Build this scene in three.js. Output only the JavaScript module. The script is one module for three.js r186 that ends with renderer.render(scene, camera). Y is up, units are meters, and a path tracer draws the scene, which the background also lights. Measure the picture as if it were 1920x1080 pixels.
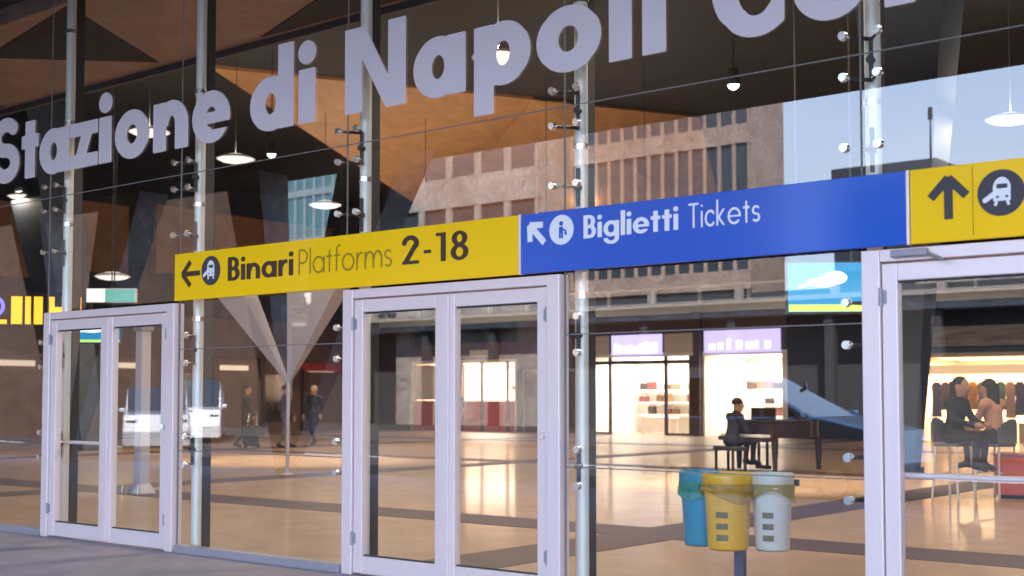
import * as THREE from 'three';
import { RoundedBoxGeometry } from 'three/addons/geometries/RoundedBoxGeometry.js';
import { mergeGeometries } from 'three/addons/utils/BufferGeometryUtils.js';
import { RectAreaLightUniformsLib } from 'three/addons/lights/RectAreaLightUniformsLib.js';
import { MarchingCubes } from 'three/addons/objects/MarchingCubes.js';
import { ImprovedNoise } from 'three/addons/math/ImprovedNoise.js';

// ---------------------------------------------------------------- camera, sky, sun, exposure
const scene = new THREE.Scene();
const renderer = new THREE.WebGLRenderer({ antialias: true });
renderer.toneMapping = THREE.LinearToneMapping;
renderer.toneMappingExposure = 9;
renderer.shadowMap.enabled = true;
RectAreaLightUniformsLib.init();

const camera = new THREE.PerspectiveCamera(2 * Math.atan(540 / 2400) * 180 / Math.PI, 1920 / 1080, 0.1, 3000);
const YAW = 39 * Math.PI / 180, PITCH = 2.83 * Math.PI / 180;
camera.position.set(0, 1.45, 7.404);
camera.rotation.set(PITCH, YAW, 0, 'YXZ');
camera.setViewOffset(1920, 1080, 0, -86, 1920, 1080);   // shift lens
camera.focus = 11.5; camera.userData.fStop = 2;
camera.updateProjectionMatrix();

const noise = new ImprovedNoise();
let seed = 7;
const rnd = () => { seed = (seed * 16807) % 2147483647; return seed / 2147483647; };
const fbm = (x, y, z, n = 4) => { let s = 0, a = 0.5, f = 1; for (let i = 0; i < n; i++) { s += a * noise.noise(x * f, y * f, z * f); a *= 0.5; f *= 2.03; } return s; };

{ // clear sky, paler towards the horizon, thin cloud low down
  const W = 512, H = 256, d = new Float32Array(W * H * 4);
  for (let j = 0; j < H; j++) for (let i = 0; i < W; i++) {
    const e = ((j + 0.5) / H - 0.5) * Math.PI, a = ((i + 0.5) / W - 0.5) * 2 * Math.PI;
    const y = Math.sin(e), x = Math.cos(e) * Math.cos(a), z = Math.cos(e) * Math.sin(a);
    const t = Math.pow(Math.max(0, y), 0.55);
    let c = [0.7 + (0.17 - 0.7) * t, 0.83 + (0.37 - 0.83) * t, 1.0 + (0.82 - 1.0) * t];
    const cl = Math.max(0, Math.min(1, fbm(x * 2.2 + 5, y * 6, z * 2.2, 5) * 2.6 + 0.35)) * Math.exp(-Math.pow((y - 0.12) / 0.2, 2)) * 0.32;
    c = c.map((v, k) => v + ([1.0, 1.02, 1.06][k] - v) * cl);
    d.set([c[0] * 0.9, c[1] * 0.9, c[2] * 0.9, 1], (j * W + i) * 4);
  }
  const sky = new THREE.DataTexture(d, W, H, THREE.RGBAFormat, THREE.FloatType);
  sky.mapping = THREE.EquirectangularReflectionMapping; sky.magFilter = THREE.LinearFilter; sky.needsUpdate = true;
  scene.background = sky; scene.environment = sky;
}
const sun = new THREE.DirectionalLight(0xfff0dc, 4);
sun.position.set(22, 42, -30); sun.castShadow = true;
sun.shadow.mapSize.set(2048, 2048);
Object.assign(sun.shadow.camera, { left: -120, right: 120, top: 120, bottom: -120, near: 1, far: 300 });
sun.target.position.set(-18, 0, 10); sun.position.add(sun.target.position);
scene.add(sun, sun.target);

// ---------------------------------------------------------------- helpers
const used = {};
const numbered = (n) => { const k = used[n] = (used[n] ?? -1) + 1; return k ? n + '_' + String(k).padStart(3, '0') : n; };
function tag(o, label, category, group) { o.userData.label = label; o.userData.category = category; if (group) o.userData.group = group; return o; }
function thing(name, label, category, pos = [0, 0, 0], turn = 0, group) {
  const o = new THREE.Group(); o.name = numbered(name); o.position.set(...pos); o.rotation.y = turn; scene.add(o); return tag(o, label, category, group);
}
function part(name, geo, mat, parent) {
  const m = new THREE.Mesh(geo, mat); m.name = name; m.castShadow = m.receiveShadow = true; parent.add(m); return m;
}
function solo(name, label, category, geo, mat, group) { const m = part(numbered(name), geo, mat, scene); return tag(m, label, category, group); }
function struct(name, geo, mat) { const m = part(numbered(name), geo, mat, scene); m.userData.kind = 'structure'; return m; }
const T = (g, x = 0, y = 0, z = 0) => g.translate(x, y, z);
// box from corner to corner
const bx = (x0, y0, z0, x1, y1, z1) => T(new THREE.BoxGeometry(x1 - x0, y1 - y0, z1 - z0), (x0 + x1) / 2, (y0 + y1) / 2, (z0 + z1) / 2);
const rb = (x0, y0, z0, x1, y1, z1, r = 0.006) => T(new RoundedBoxGeometry(x1 - x0, y1 - y0, z1 - z0, 2, r), (x0 + x1) / 2, (y0 + y1) / 2, (z0 + z1) / 2);
const V = (x, y, z) => new THREE.Vector3(x, y, z);
function rod(a, b, r0, r1 = r0, n = 12) {
  const A = V(...a), B = V(...b), d = B.clone().sub(A), g = new THREE.CylinderGeometry(r1, r0, d.length(), n);
  g.applyQuaternion(new THREE.Quaternion().setFromUnitVectors(V(0, 1, 0), d.clone().normalize()));
  return T(g, ...A.add(B).multiplyScalar(0.5).toArray());
}
const merge = (a) => mergeGeometries(a.map((g) => { const q = g.index ? g.toNonIndexed() : g; for (const k of Object.keys(q.attributes)) if (!['position', 'normal', 'uv'].includes(k)) q.deleteAttribute(k); return q; }));
// a plate with thickness through given corners (fan), thickness along its normal
function plate(pts, t) {
  const P = pts.map((p) => V(...p)), n = P[1].clone().sub(P[0]).cross(P[2].clone().sub(P[0])).normalize().multiplyScalar(t);
  const Q = P.map((p) => p.clone().add(n)), pos = [], uv = [];
  const ex = P[1].clone().sub(P[0]).normalize(), ey = n.clone().normalize().cross(ex);
  const put = (...v) => v.forEach((p) => { pos.push(p.x, p.y, p.z); const r = p.clone().sub(P[0]); uv.push(r.dot(ex), r.dot(ey)); });
  for (let i = 1; i + 1 < P.length; i++) { put(P[0], P[i + 1], P[i]); put(Q[0], Q[i], Q[i + 1]); }
  for (let i = 0; i < P.length; i++) { const j = (i + 1) % P.length; put(P[i], P[j], Q[j]); put(P[i], Q[j], Q[i]); }
  const g = new THREE.BufferGeometry();
  g.setAttribute('position', new THREE.Float32BufferAttribute(pos, 3)); g.setAttribute('uv', new THREE.Float32BufferAttribute(uv, 2));
  g.computeVertexNormals(); return g;
}
function metricUV(g, s = 1) { // uv in metres from the dominant axis of each face
  const q = g.index ? g.toNonIndexed() : g, p = q.attributes.position, n = q.attributes.normal, uv = new Float32Array(p.count * 2);
  for (let i = 0; i < p.count; i++) {
    const ax = Math.abs(n.getX(i)), ay = Math.abs(n.getY(i)), az = Math.abs(n.getZ(i));
    const [u, v] = ay > ax && ay > az ? [p.getX(i), p.getZ(i)] : ax > az ? [p.getZ(i), p.getY(i)] : [p.getX(i), p.getY(i)];
    uv[2 * i] = u * s; uv[2 * i + 1] = v * s;
  }
  q.setAttribute('uv', new THREE.BufferAttribute(uv, 2)); return q;
}
function tex(n, fn, srgb = true) { // tileable-ish computed texture, fn(u, v) -> [r,g,b] 0..1 or a grey
  const d = new Uint8Array(n * n * 4);
  for (let j = 0; j < n; j++) for (let i = 0; i < n; i++) {
    let c = fn(i / n, j / n); if (!Array.isArray(c)) c = [c, c, c];
    for (let k = 0; k < 3; k++) d[(j * n + i) * 4 + k] = Math.max(0, Math.min(255, c[k] * 255)); d[(j * n + i) * 4 + 3] = 255;
  }
  const t = new THREE.DataTexture(d, n, n); t.wrapS = t.wrapT = THREE.RepeatWrapping; t.magFilter = THREE.LinearFilter; t.minFilter = THREE.LinearMipmapLinearFilter; t.generateMipmaps = true;
  if (srgb) t.colorSpace = THREE.SRGBColorSpace; t.needsUpdate = true; return t;
}
const TAU = Math.PI * 2;
const ring = (u, v, f, n, s) => { const a = u * TAU, b = v * TAU, k = f / TAU; return fbm(Math.cos(a) * k + s, Math.sin(a) * k + Math.cos(b) * k, Math.sin(b) * k + s * 2, n); };   // wraps round
const std = (rgb, rough = 0.6, o = {}) => new THREE.MeshStandardMaterial({ color: new THREE.Color().setRGB(...rgb), roughness: rough, ...o });
const phys = (rgb, rough, o = {}) => new THREE.MeshPhysicalMaterial({ color: new THREE.Color().setRGB(...rgb), roughness: rough, ...o });
const rep = (t, s) => { const c = t.clone(); c.repeat.set(s, s); c.needsUpdate = true; return c; };

const grain = tex(512, (u, v) => 0.82 + 0.35 * ring(u, v, 40, 4, 3) + 0.22 * ring(u, v, 5, 3, 9) + (rnd() - 0.5) * 0.1);
const fine = tex(256, (u, v) => 0.5 + 0.5 * ring(u, v, 60, 4, 11) + (rnd() - 0.5) * 0.2, false);
const smudge = tex(512, (u, v) => 0.55 + 0.9 * ring(u, v, 9, 5, 21) + (rnd() - 0.5) * 0.05, false);
const wood = tex(512, (u, v) => { const g = 0.86 + 0.16 * ring(u * 1, v, 8, 3, 2) + 0.03 * Math.sin(TAU * (v * 22 + 1.4 * ring(u, v, 5, 3, 4))) * 0.5; return [g, g * 0.99, g * 0.97]; });
const terrazzo = tex(512, (u, v) => { const g = 0.9 + 0.14 * ring(u, v, 6, 3, 31) + 0.25 * Math.max(0, ring(u, v, 90, 2, 33) - 0.2) - 0.2 * Math.max(0, ring(u, v, 80, 2, 37) - 0.25); return [g, g * 0.995, g * 0.985]; });
const brushed = tex(256, (u, v) => 0.5 + 0.35 * ring(u, v * 0.02, 120, 3, 6) + (rnd() - 0.5) * 0.1, false);

const M = {
  glass: phys([0.95, 0.975, 0.965], 0, { transmission: 1, thickness: 0, ior: 1.95 }),
  alu: std([0.75, 0.63, 0.63], 0.42, { metalness: 0.35, bumpMap: rep(brushed, 2), bumpScale: 0.0004 }),
  aluDark: std([0.3, 0.28, 0.31], 0.5, { metalness: 0.3 }),
  post: std([0.72, 0.73, 0.7], 0.38, { metalness: 0.2 }),
  darkSteel: std([0.045, 0.043, 0.046], 0.5, { metalness: 0.3 }),
  chrome: std([0.75, 0.75, 0.75], 0.22, { metalness: 1 }),
  gasket: std([0.03, 0.03, 0.032], 0.7), joint: std([0.16, 0.15, 0.15], 0.6),
  letter: std([0.68, 0.61, 0.66], 0.5),
  yellow: phys([0.98, 0.58, 0.0], 0.5, { specularIntensity: 0.3, clearcoat: 0.1, clearcoatRoughness: 0.08 }),
  blue: phys([0.0, 0.085, 0.5], 0.5, { specularIntensity: 0.15, clearcoat: 0.5, clearcoatRoughness: 0.12 }),
  ink: std([0.055, 0.022, 0.012], 0.6), inkGrey: std([0.045, 0.04, 0.05], 0.6), inkOchre: std([0.32, 0.2, 0.004], 0.6),
  white: std([0.8, 0.8, 0.82], 0.5),
  paving: std([0.36, 0.31, 0.34], 0.85, { map: rep(terrazzo, 0.3), bumpMap: rep(fine, 1.5), bumpScale: 0.0012 }),
  asphalt: std([0.042, 0.041, 0.042], 0.9, { map: rep(grain, 0.25) }),
  plaza: std([0.075, 0.07, 0.068], 0.85, { map: rep(grain, 0.2) }),
  floor: phys([0.52, 0.35, 0.24], 0.42, { map: rep(terrazzo, 0.35), specularIntensity: 0.6, clearcoat: 0.3, clearcoatRoughness: 0.12, bumpMap: rep(smudge, 0.2), bumpScale: 0.0015 }),
  band: phys([0.1, 0.058, 0.056], 0.5, { map: rep(terrazzo, 0.5), specularIntensity: 0.6 }),
  black: std([0.018, 0.016, 0.017], 0.75, { map: rep(grain, 0.2) }),
  brown: std([0.5, 0.255, 0.11], 0.55, { map: rep(wood, 0.3) }),
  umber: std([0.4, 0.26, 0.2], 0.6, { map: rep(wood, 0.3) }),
  concrete: std([0.5, 0.47, 0.45], 0.85, { map: rep(grain, 0.15) }),
  concretePink: std([0.55, 0.42, 0.36], 0.85, { map: rep(grain, 0.15) }),
  shopDark: std([0.075, 0.042, 0.038], 0.5), shopWhite: std([0.82, 0.78, 0.72], 0.5), shopWall: std([0.6, 0.5, 0.42], 0.6),
  brick: std([0.13, 0.085, 0.065], 0.85, { map: rep(grain, 0.3) }), slate: std([0.035, 0.045, 0.065], 0.6), lilac: std([0.5, 0.46, 0.52], 0.7),
  red: std([0.5, 0.045, 0.03], 0.5),
};

// ---------------------------------------------------------------- lettering: outlines traced from signed shapes
const box2 = (x0, y0, x1, y1) => (x, y) => Math.max(x0 - x, x - x1, y0 - y, y - y1);
const ell = (cx, cy, rx, ry) => (x, y) => (Math.hypot((x - cx) / rx, (y - cy) / ry) - 1) * Math.min(rx, ry);
const seg = (ax, ay, bx_, by, w, round) => { const dx = bx_ - ax, dy = by - ay, L = Math.hypot(dx, dy); return (x, y) => { const t = ((x - ax) * dx + (y - ay) * dy) / L, s = Math.abs((x - ax) * dy - (y - ay) * dx) / L; return round ? Math.hypot(t - Math.max(0, Math.min(L, t)), s) - w / 2 : Math.max(s - w / 2, -t, t - L); }; };
const U = (...f) => (x, y) => Math.min(...f.map((g) => g(x, y)));
const I = (...f) => (x, y) => Math.max(...f.map((g) => g(x, y)));
const S = (a, ...f) => (x, y) => Math.max(a(x, y), ...f.map((g) => -g(x, y)));
const half = (a, b, c) => (x, y) => a * x + b * y - c;      // inside where a x + b y < c
const sh = (f, dx, dy) => (x, y) => f(x - dx, y - dy);
const strk = (pts, w) => U(...pts.slice(1).map((p, i) => seg(...pts[i], ...p, w, true)));
const arcPts = (cx, cy, rx, ry, a0, a1, n = 14) => Array.from({ length: n + 1 }, (_, i) => { const a = (a0 + (a1 - a0) * i / n) * Math.PI / 180; return [cx + rx * Math.cos(a), cy + ry * Math.sin(a)]; });
const X = 0.66, ASC = 1.045, DESC = -0.3;
function glyph(ch, t) {                                      // a geometric sans; cap height 1, stem thickness t
  const th = t > 0.12 ? t * 0.72 : t;
  const bowl = (w, x0 = 0) => S(ell(x0 + w / 2, X / 2, w / 2, X / 2 + 0.012), ell(x0 + w / 2, X / 2, w / 2 - t, X / 2 - th));
  const arch = (w) => { const cx = w * 0.53, cy = X * 0.5; return U(I(S(ell(cx, cy, w - cx, X * 0.5 + 0.012), ell(cx, cy, w - cx - t, X * 0.5 - th)), half(0, -1, -cy)), box2(w - t, 0, w, cy)); };
  const aW = 0.58 + 0.72 * t, bar = (x0, y0, y1) => box2(x0, y0, x0 + t, y1);
  switch (ch) {
    case 'o': return [0.58 + 0.8 * t, bowl(0.58 + 0.8 * t)];
    case 'a': return [aW, U(bowl(aW - t * 0.12), bar(aW - t, 0, X))];
    case 'd': return [aW, U(bowl(aW - t * 0.12), bar(aW - t, 0, ASC))];
    case 'p': return [aW, U(bowl(aW - t * 0.12, t * 0.12), bar(0, DESC, X))];
    case 'g': return [aW, U(bowl(aW - t * 0.12), bar(aW - t, -0.08, X), I(S(ell(aW / 2, -0.06, aW / 2, 0.27), ell(aW / 2, -0.06, aW / 2 - t, 0.27 - th)), half(0, 1, -0.06)))];
    case 'n': { const w = 0.42 + 1.2 * t; return [w, U(bar(0, 0, X), arch(w))]; }
    case 'm': { const w = 0.4 + t; return [2 * w - t, U(bar(0, 0, X), arch(w), sh(arch(w), w - t, 0))]; }
    case 'r': { const w = 0.26 + 0.8 * t; return [w, U(bar(0, 0, X), I(arch(0.42 + 1.2 * t), half(1, 0, w), half(0, -1, -X * 0.6)))]; }
    case 'e': { const w = 0.58 + 0.72 * t, c = X / 2; return [w, S(ell(w / 2, c, w / 2, c + 0.012), I(ell(w / 2, c, w / 2 - t, c - th), half(0, -1, -(c + th * 0.3))), I(ell(w / 2, c, w / 2 - t, c - th), half(0, 1, c - th * 0.45)), box2(w * 0.5, c - th * 0.45 - Math.max(0.07, 0.14 - t * 0.2), w + 0.1, c - th * 0.45))]; }
    case 'c': { const w = 0.5 + 0.6 * t; return [w * 0.86, S(bowl(w), box2(w * 0.86, -1, 2, 2), box2(w * 0.5, X * 0.3, 2, X * 0.7))]; }
    case 'C': { const w = 0.78 + 0.75 * t; return [w * 0.8, S(S(ell(w / 2, 0.5, w / 2, 0.53), ell(w / 2, 0.5, w / 2 - t, 0.53 - th)), box2(w * 0.8, -1, 2, 2), box2(w * 0.5, 0.24 + t * 0.3, 2, 0.76 - t * 0.3))]; }
    case 't': { const w = 0.24 + 0.9 * t; return [w, U(bar((w - t) / 2, 0, 0.87), box2(0, X - th * 1.05, w, X))]; }
    case 'f': { const w = 0.24 + 0.9 * t; return [w, U(bar(w * 0.3, 0, ASC - 0.2), box2(0, X - th, w * 1.0, X), I(S(ell(w * 0.3 + 0.2 + t / 2, ASC - 0.2, 0.2 + t / 2, 0.2), ell(w * 0.3 + 0.2 + t / 2, ASC - 0.2, 0.2 - t / 2, 0.2 - th)), half(0, -1, -(ASC - 0.2)), half(1, 0, w * 0.3 + 0.2 + t / 2)))]; }
    case 'l': return [t, bar(0, 0, ASC)];
    case 'i': return [Math.max(t, 0.001), U(bar(0, 0, X), ell(t / 2, X + 0.2, Math.max(t * 0.54, 0.045), Math.max(t * 0.54, 0.045)))];
    case 'z': { const w = 0.42 + t; return [w, U(box2(0, X - th, w, X), box2(0, 0, w, th), I(seg(t * 0.55, -0.1, w - t * 0.55, X + 0.1, t * 0.82), box2(0, 0, w, X)))]; }
    case 'N': { const w = 0.7 + t; return [w, U(bar(0, 0, 1), bar(w - t, 0, 1), I(seg(t * 0.42, 1.12, w - t * 0.42, -0.12, t * 0.84), box2(0, 0, w, 1)))]; }
    case 'B': { const w = 0.42 + t * 0.85, q = (y0, y1, ww) => I(S(U(ell(ww - (y1 - y0) / 2, (y0 + y1) / 2, (y1 - y0) / 2, (y1 - y0) / 2), box2(0, y0, ww - (y1 - y0) / 2, y1)), U(ell(ww - (y1 - y0) / 2, (y0 + y1) / 2, Math.max(0.02, (y1 - y0) / 2 - t), (y1 - y0) / 2 - th), box2(0, y0 + th, ww - (y1 - y0) / 2, y1 - th))), half(-1, 0, 0)); return [w, U(bar(0, 0, 1), q(0, 0.5 + th / 2, w), q(0.5 - th / 2, 1, w * 0.93))]; }
    case 'P': { const w = 0.44 + t * 0.8, y0 = 0.42; return [w, U(bar(0, 0, 1), I(S(U(ell(w - 0.29, 0.71, 0.29, 0.29), box2(0, y0, w - 0.29, 1)), U(ell(w - 0.29, 0.71, 0.29 - t, 0.29 - th), box2(0, y0 + th, w - 0.29, 1 - th))), half(-1, 0, 0)))]; }
    case 'T': { const w = 0.48 + t * 0.5; return [w, U(box2(0, 1 - th, w, 1), bar((w - t) / 2, 0, 1))]; }
    case 'k': { const w = 0.36 + t; return [w, U(bar(0, 0, ASC), I(U(seg(t * 0.4, 0.24, w - t * 0.3, X + 0.06, t), seg(t * 0.9, 0.36, w - t * 0.35, -0.06, t)), box2(0, 0, w + 0.1, X)))]; }
    case 's': { const w = 0.3 + t, r = (X - th) / 4; return [w, strk([...arcPts(w / 2, X - th / 2 - r, w / 2 - t / 2, r, 40, 270, 14), ...arcPts(w / 2, th / 2 + r, w / 2 - t / 2, r, 90, -140, 14)], th)]; }
    case 'S': { const w = 0.48 + t, r = (1 - th) / 4; return [w, strk([...arcPts(w / 2, 1 - th / 2 - r, w / 2 - t / 2, r, 40, 270, 14), ...arcPts(w / 2, th / 2 + r, w / 2 - t / 2, r, 90, -140, 14)], th * 1.12)]; }
    case '2': { const w = 0.42 + t; return [w, U(strk(arcPts(w / 2, 1 - w / 2 + t * 0.1, (w - t) / 2, (w - t) / 2, 175, -35, 16), t), I(seg(w - t * 0.75, 0.66, t * 0.4, -0.05, t), box2(0, 0, w, 1)), box2(0.02, 0, w, th))]; }
    case '1': return [0.16 + t, U(bar(0.16, 0, 1), box2(0, 1 - th, 0.2, 1))];
    case '8': { const w = 0.4 + t; return [w, U(S(ell(w / 2, 0.27, w / 2, 0.28), ell(w / 2, 0.27, w / 2 - t, 0.28 - th)), S(ell(w / 2, 0.74, w * 0.44, 0.26), ell(w / 2, 0.74, w * 0.44 - t, 0.26 - th)))]; }
    case '-': return [0.24, box2(0, 0.33, 0.24, 0.33 + th)];
  }
  return [0.28, null];
}
function outline(f, x0, y0, x1, y1, n) {                    // marching squares -> loops
  const dx = (y1 - y0) / n, w = Math.ceil((x1 - x0) / dx) + 1, h = n + 1, v = new Float32Array(w * h);
  for (let j = 0; j < h; j++) for (let i = 0; i < w; i++) v[j * w + i] = f(x0 + i * dx, y0 + j * dx) || 1e-6;
  const links = new Map(), pts = new Map();
  const edge = (i, j, k) => {
    const key = (j * w + i) * 2 + k; if (!pts.has(key)) { const a = v[j * w + i], b = k ? v[(j + 1) * w + i] : v[j * w + i + 1], t = a / (a - b); pts.set(key, k ? [x0 + i * dx, y0 + (j + t) * dx] : [x0 + (i + t) * dx, y0 + j * dx]); }
    return key;
  };
  const join = (a, b) => { (links.get(a) ?? links.set(a, []).get(a)).push(b); (links.get(b) ?? links.set(b, []).get(b)).push(a); };
  for (let j = 0; j + 1 < h; j++) for (let i = 0; i + 1 < w; i++) {
    const c = (v[j * w + i] < 0) | (v[j * w + i + 1] < 0) << 1 | (v[(j + 1) * w + i + 1] < 0) << 2 | (v[(j + 1) * w + i] < 0) << 3;
    const B = () => edge(i, j, 0), R = () => edge(i + 1, j, 1), Tp = () => edge(i, j + 1, 0), L = () => edge(i, j, 1);
    if (c === 1 || c === 14) join(L(), B()); else if (c === 2 || c === 13) join(B(), R()); else if (c === 4 || c === 11) join(R(), Tp()); else if (c === 8 || c === 7) join(Tp(), L());
    else if (c === 3 || c === 12) join(L(), R()); else if (c === 6 || c === 9) join(B(), Tp()); else if (c === 5) { join(L(), Tp()); join(B(), R()); } else if (c === 10) { join(L(), B()); join(R(), Tp()); }
  }
  const loops = [], seen = new Set();
  for (const start of links.keys()) {
    if (seen.has(start)) continue;
    const loop = []; let at = start;
    while (at !== undefined && !seen.has(at)) { seen.add(at); loop.push(pts.get(at)); at = links.get(at).find((k) => !seen.has(k)); }
    const out = loop.filter((p, i) => { const a = loop[(i + loop.length - 1) % loop.length], b = loop[(i + 1) % loop.length]; return Math.abs((p[0] - a[0]) * (b[1] - a[1]) - (p[1] - a[1]) * (b[0] - a[0])) > dx * dx * 0.02; });
    if (out.length > 3) loops.push(out);
  }
  const inside = (p, L) => { let c = false; for (let i = 0, j = L.length - 1; i < L.length; j = i++) if ((L[i][1] > p[1]) !== (L[j][1] > p[1]) && p[0] < (L[j][0] - L[i][0]) * (p[1] - L[i][1]) / (L[j][1] - L[i][1]) + L[i][0]) c = !c; return c; };
  const depth = loops.map((l) => loops.filter((m) => m !== l && inside(l[0], m)).length);
  return loops.map((l, i) => depth[i] % 2 ? null : [l, loops.filter((m, k) => depth[k] === depth[i] + 1 && inside(m[0], l))]).filter(Boolean);
}
function extrudeSDF(f, x0, y0, x1, y1, n, depth, bevel = 0) {
  const shapes = outline(f, x0, y0, x1, y1, n).map(([o, hs]) => { const s = new THREE.Shape(o.map((p) => new THREE.Vector2(...p))); s.holes = hs.map((q) => new THREE.Path(q.map((p) => new THREE.Vector2(...p)))); return s; });
  return new THREE.ExtrudeGeometry(shapes, { depth, bevelEnabled: bevel > 0, bevelSize: bevel, bevelThickness: bevel, bevelOffset: -bevel, bevelSegments: 1, curveSegments: 1 });
}
const letterGeo = (ch, t, n, depth, bevel) => { const [w, f] = glyph(ch, t); return [w, extrudeSDF(f, -0.06, -0.42, w + 0.06, 1.16, n, depth, bevel)]; };
function wordGeo(str, t, gap, n, depth) {                    // cap height 1, starts at x = 0
  let x = 0; const gs = [];
  for (const ch of str) { if (ch === ' ') { x += 0.34; continue; } const [w, g] = letterGeo(ch, t, n, depth); gs.push(T(g, x, 0, 0)); x += w + gap; }
  return [x - gap, merge(gs)];
}

// ---------------------------------------------------------------- ground outside
const MOD = 2.266, X0 = -3.235;                              // bay module; a post line
const px = (k) => X0 + MOD * k;
struct('ground', metricUV(T(new THREE.PlaneGeometry(1600, 1600).rotateX(-Math.PI / 2), 0, -0.14, 0)), M.asphalt);
struct('pavement', metricUV(bx(-60, -0.3, 0.06, 30, 0, 9.6)), M.paving);
struct('plaza', metricUV(bx(-120, -0.3, 24, 60, -0.02, 44)), M.plaza);
for (let k = 0; k < 14; k++) struct('road_marking', bx(-100 + k * 9, -0.14, 16.9, -96 + k * 9, -0.135, 17.06), M.white);

// ---------------------------------------------------------------- hall shell
const HALL = { x0: -42, x1: 8, z1: -38, top: 10 };
struct('hall_floor', metricUV(bx(HALL.x0, -0.3, HALL.z1, HALL.x1, 0, -0.14)), M.floor);
struct('hall_threshold', bx(-42, -0.3, -0.14, 8, 0.004, 0.06), M.aluDark);
struct('hall_ceiling', metricUV(bx(HALL.x0 - 0.3, HALL.top, HALL.z1 - 0.3, HALL.x1 + 0.3, HALL.top + 0.5, 0.2)), M.black);
struct('hall_back_wall', metricUV(bx(HALL.x0, 0, HALL.z1 - 0.3, HALL.x1, HALL.top, HALL.z1)), M.black);
struct('hall_end_wall', metricUV(bx(HALL.x0 - 0.3, 0, HALL.z1, HALL.x0, HALL.top, 0)), M.black);
struct('hall_side_wall', metricUV(bx(HALL.x1, 0, HALL.z1, HALL.x1 + 0.3, HALL.top, 0)), M.shopWall);
struct('facade_upper_wall', metricUV(bx(HALL.x0, 5.98, -0.3, HALL.x1, HALL.top, 0.02)), M.darkSteel);
struct('facade_side_wall', metricUV(bx(HALL.x0, 0.005, -0.3, px(-7) - 0.02, 5.98, 0.02)), M.concrete);
struct('facade_side_wall', metricUV(bx(px(2) + 0.02, 0.005, -0.3, HALL.x1, 5.98, 0.02)), M.concrete);
for (const z of [-4.25, -15.2, -26]) struct('floor_band', metricUV(bx(HALL.x0, 0, z - 0.44, HALL.x1, 0.004, z + 0.44)), M.band);
for (const x of [3.2, -7.4, -18, -28.6, -39.2]) for (const [a, b] of [[-0.14, -3.81], [-4.69, -14.76], [-15.64, -25.56], [-26.44, -34]]) struct('floor_band', metricUV(bx(x - 0.42, 0, b, x + 0.42, 0.004, a)), M.band);

// low soffit just inside the glass: timber boards and black triangular panels
{
  const s = thing('entrance_soffit', 'brown timber soffit with black triangles above the station name', 'soffit');
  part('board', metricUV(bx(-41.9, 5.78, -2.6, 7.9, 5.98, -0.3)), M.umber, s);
  part('edge_trim', bx(-41.9, 5.7, -2.66, 7.9, 5.98, -2.605), M.darkSteel, s);
  for (const x of [0, -8.4, 8.4]) {
    part('black_panel', plate([[-12.6 + x, 5.775, -0.35], [-15.4 + x, 5.775, -0.9], [-13.85 + x, 5.775, -2.45]], -0.012), M.black, s);
    part('black_panel', plate([[-9.3 + x, 5.775, -2.5], [-11.9 + x, 5.775, -2.5], [-10.2 + x, 5.775, -1.9]], -0.012), M.black, s);
  }
}
// the folded timber ceiling that hangs from the roof
{
  const c = thing('folded_ceiling', 'large folded brown timber ceiling facets hanging in the dark hall', 'ceiling panels');
  const A = [-26.49, 9.9, -13], Q = [-22.22, 9.9, -21], B = [-19.74, 9.9, -26], C = [-21.11, 6.85, -30], F = [-30.29, 7.09, -25], D = [-29.83, 7.92, -24.5];
  part('facet', plate([A, Q, D], 0.2), M.brown, c);
  part('facet', plate([Q, [-25.2, 7.0, -27.6], F, D], 0.2), M.brown, c);
  part('facet', plate([Q, B, C, [-25.2, 7.0, -27.6]], 0.2), M.brown, c);
}
// timber panels of the end wall
{
  const w = thing('timber_wall', 'row of brown timber panels high on the dark end wall', 'wall panels');
  for (const [a, b, y0, y1] of [[-13.4, -15.0, 5.7, 8.2], [-15.1, -16.6, 5.7, 8.3], [-16.65, -17.5, 5.7, 8.4], [-18.95, -21.05, 6.1, 8.7], [-22.3, -24.1, 6.3, 8.95], [-25.1, -28.2, 6.4, 8.9], [-28.25, -31.5, 6.4, 8.9]])
    part('panel', metricUV(bx(-41.98, y0, b, -41.8, y1, a)), M.brown, w);
}

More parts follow.
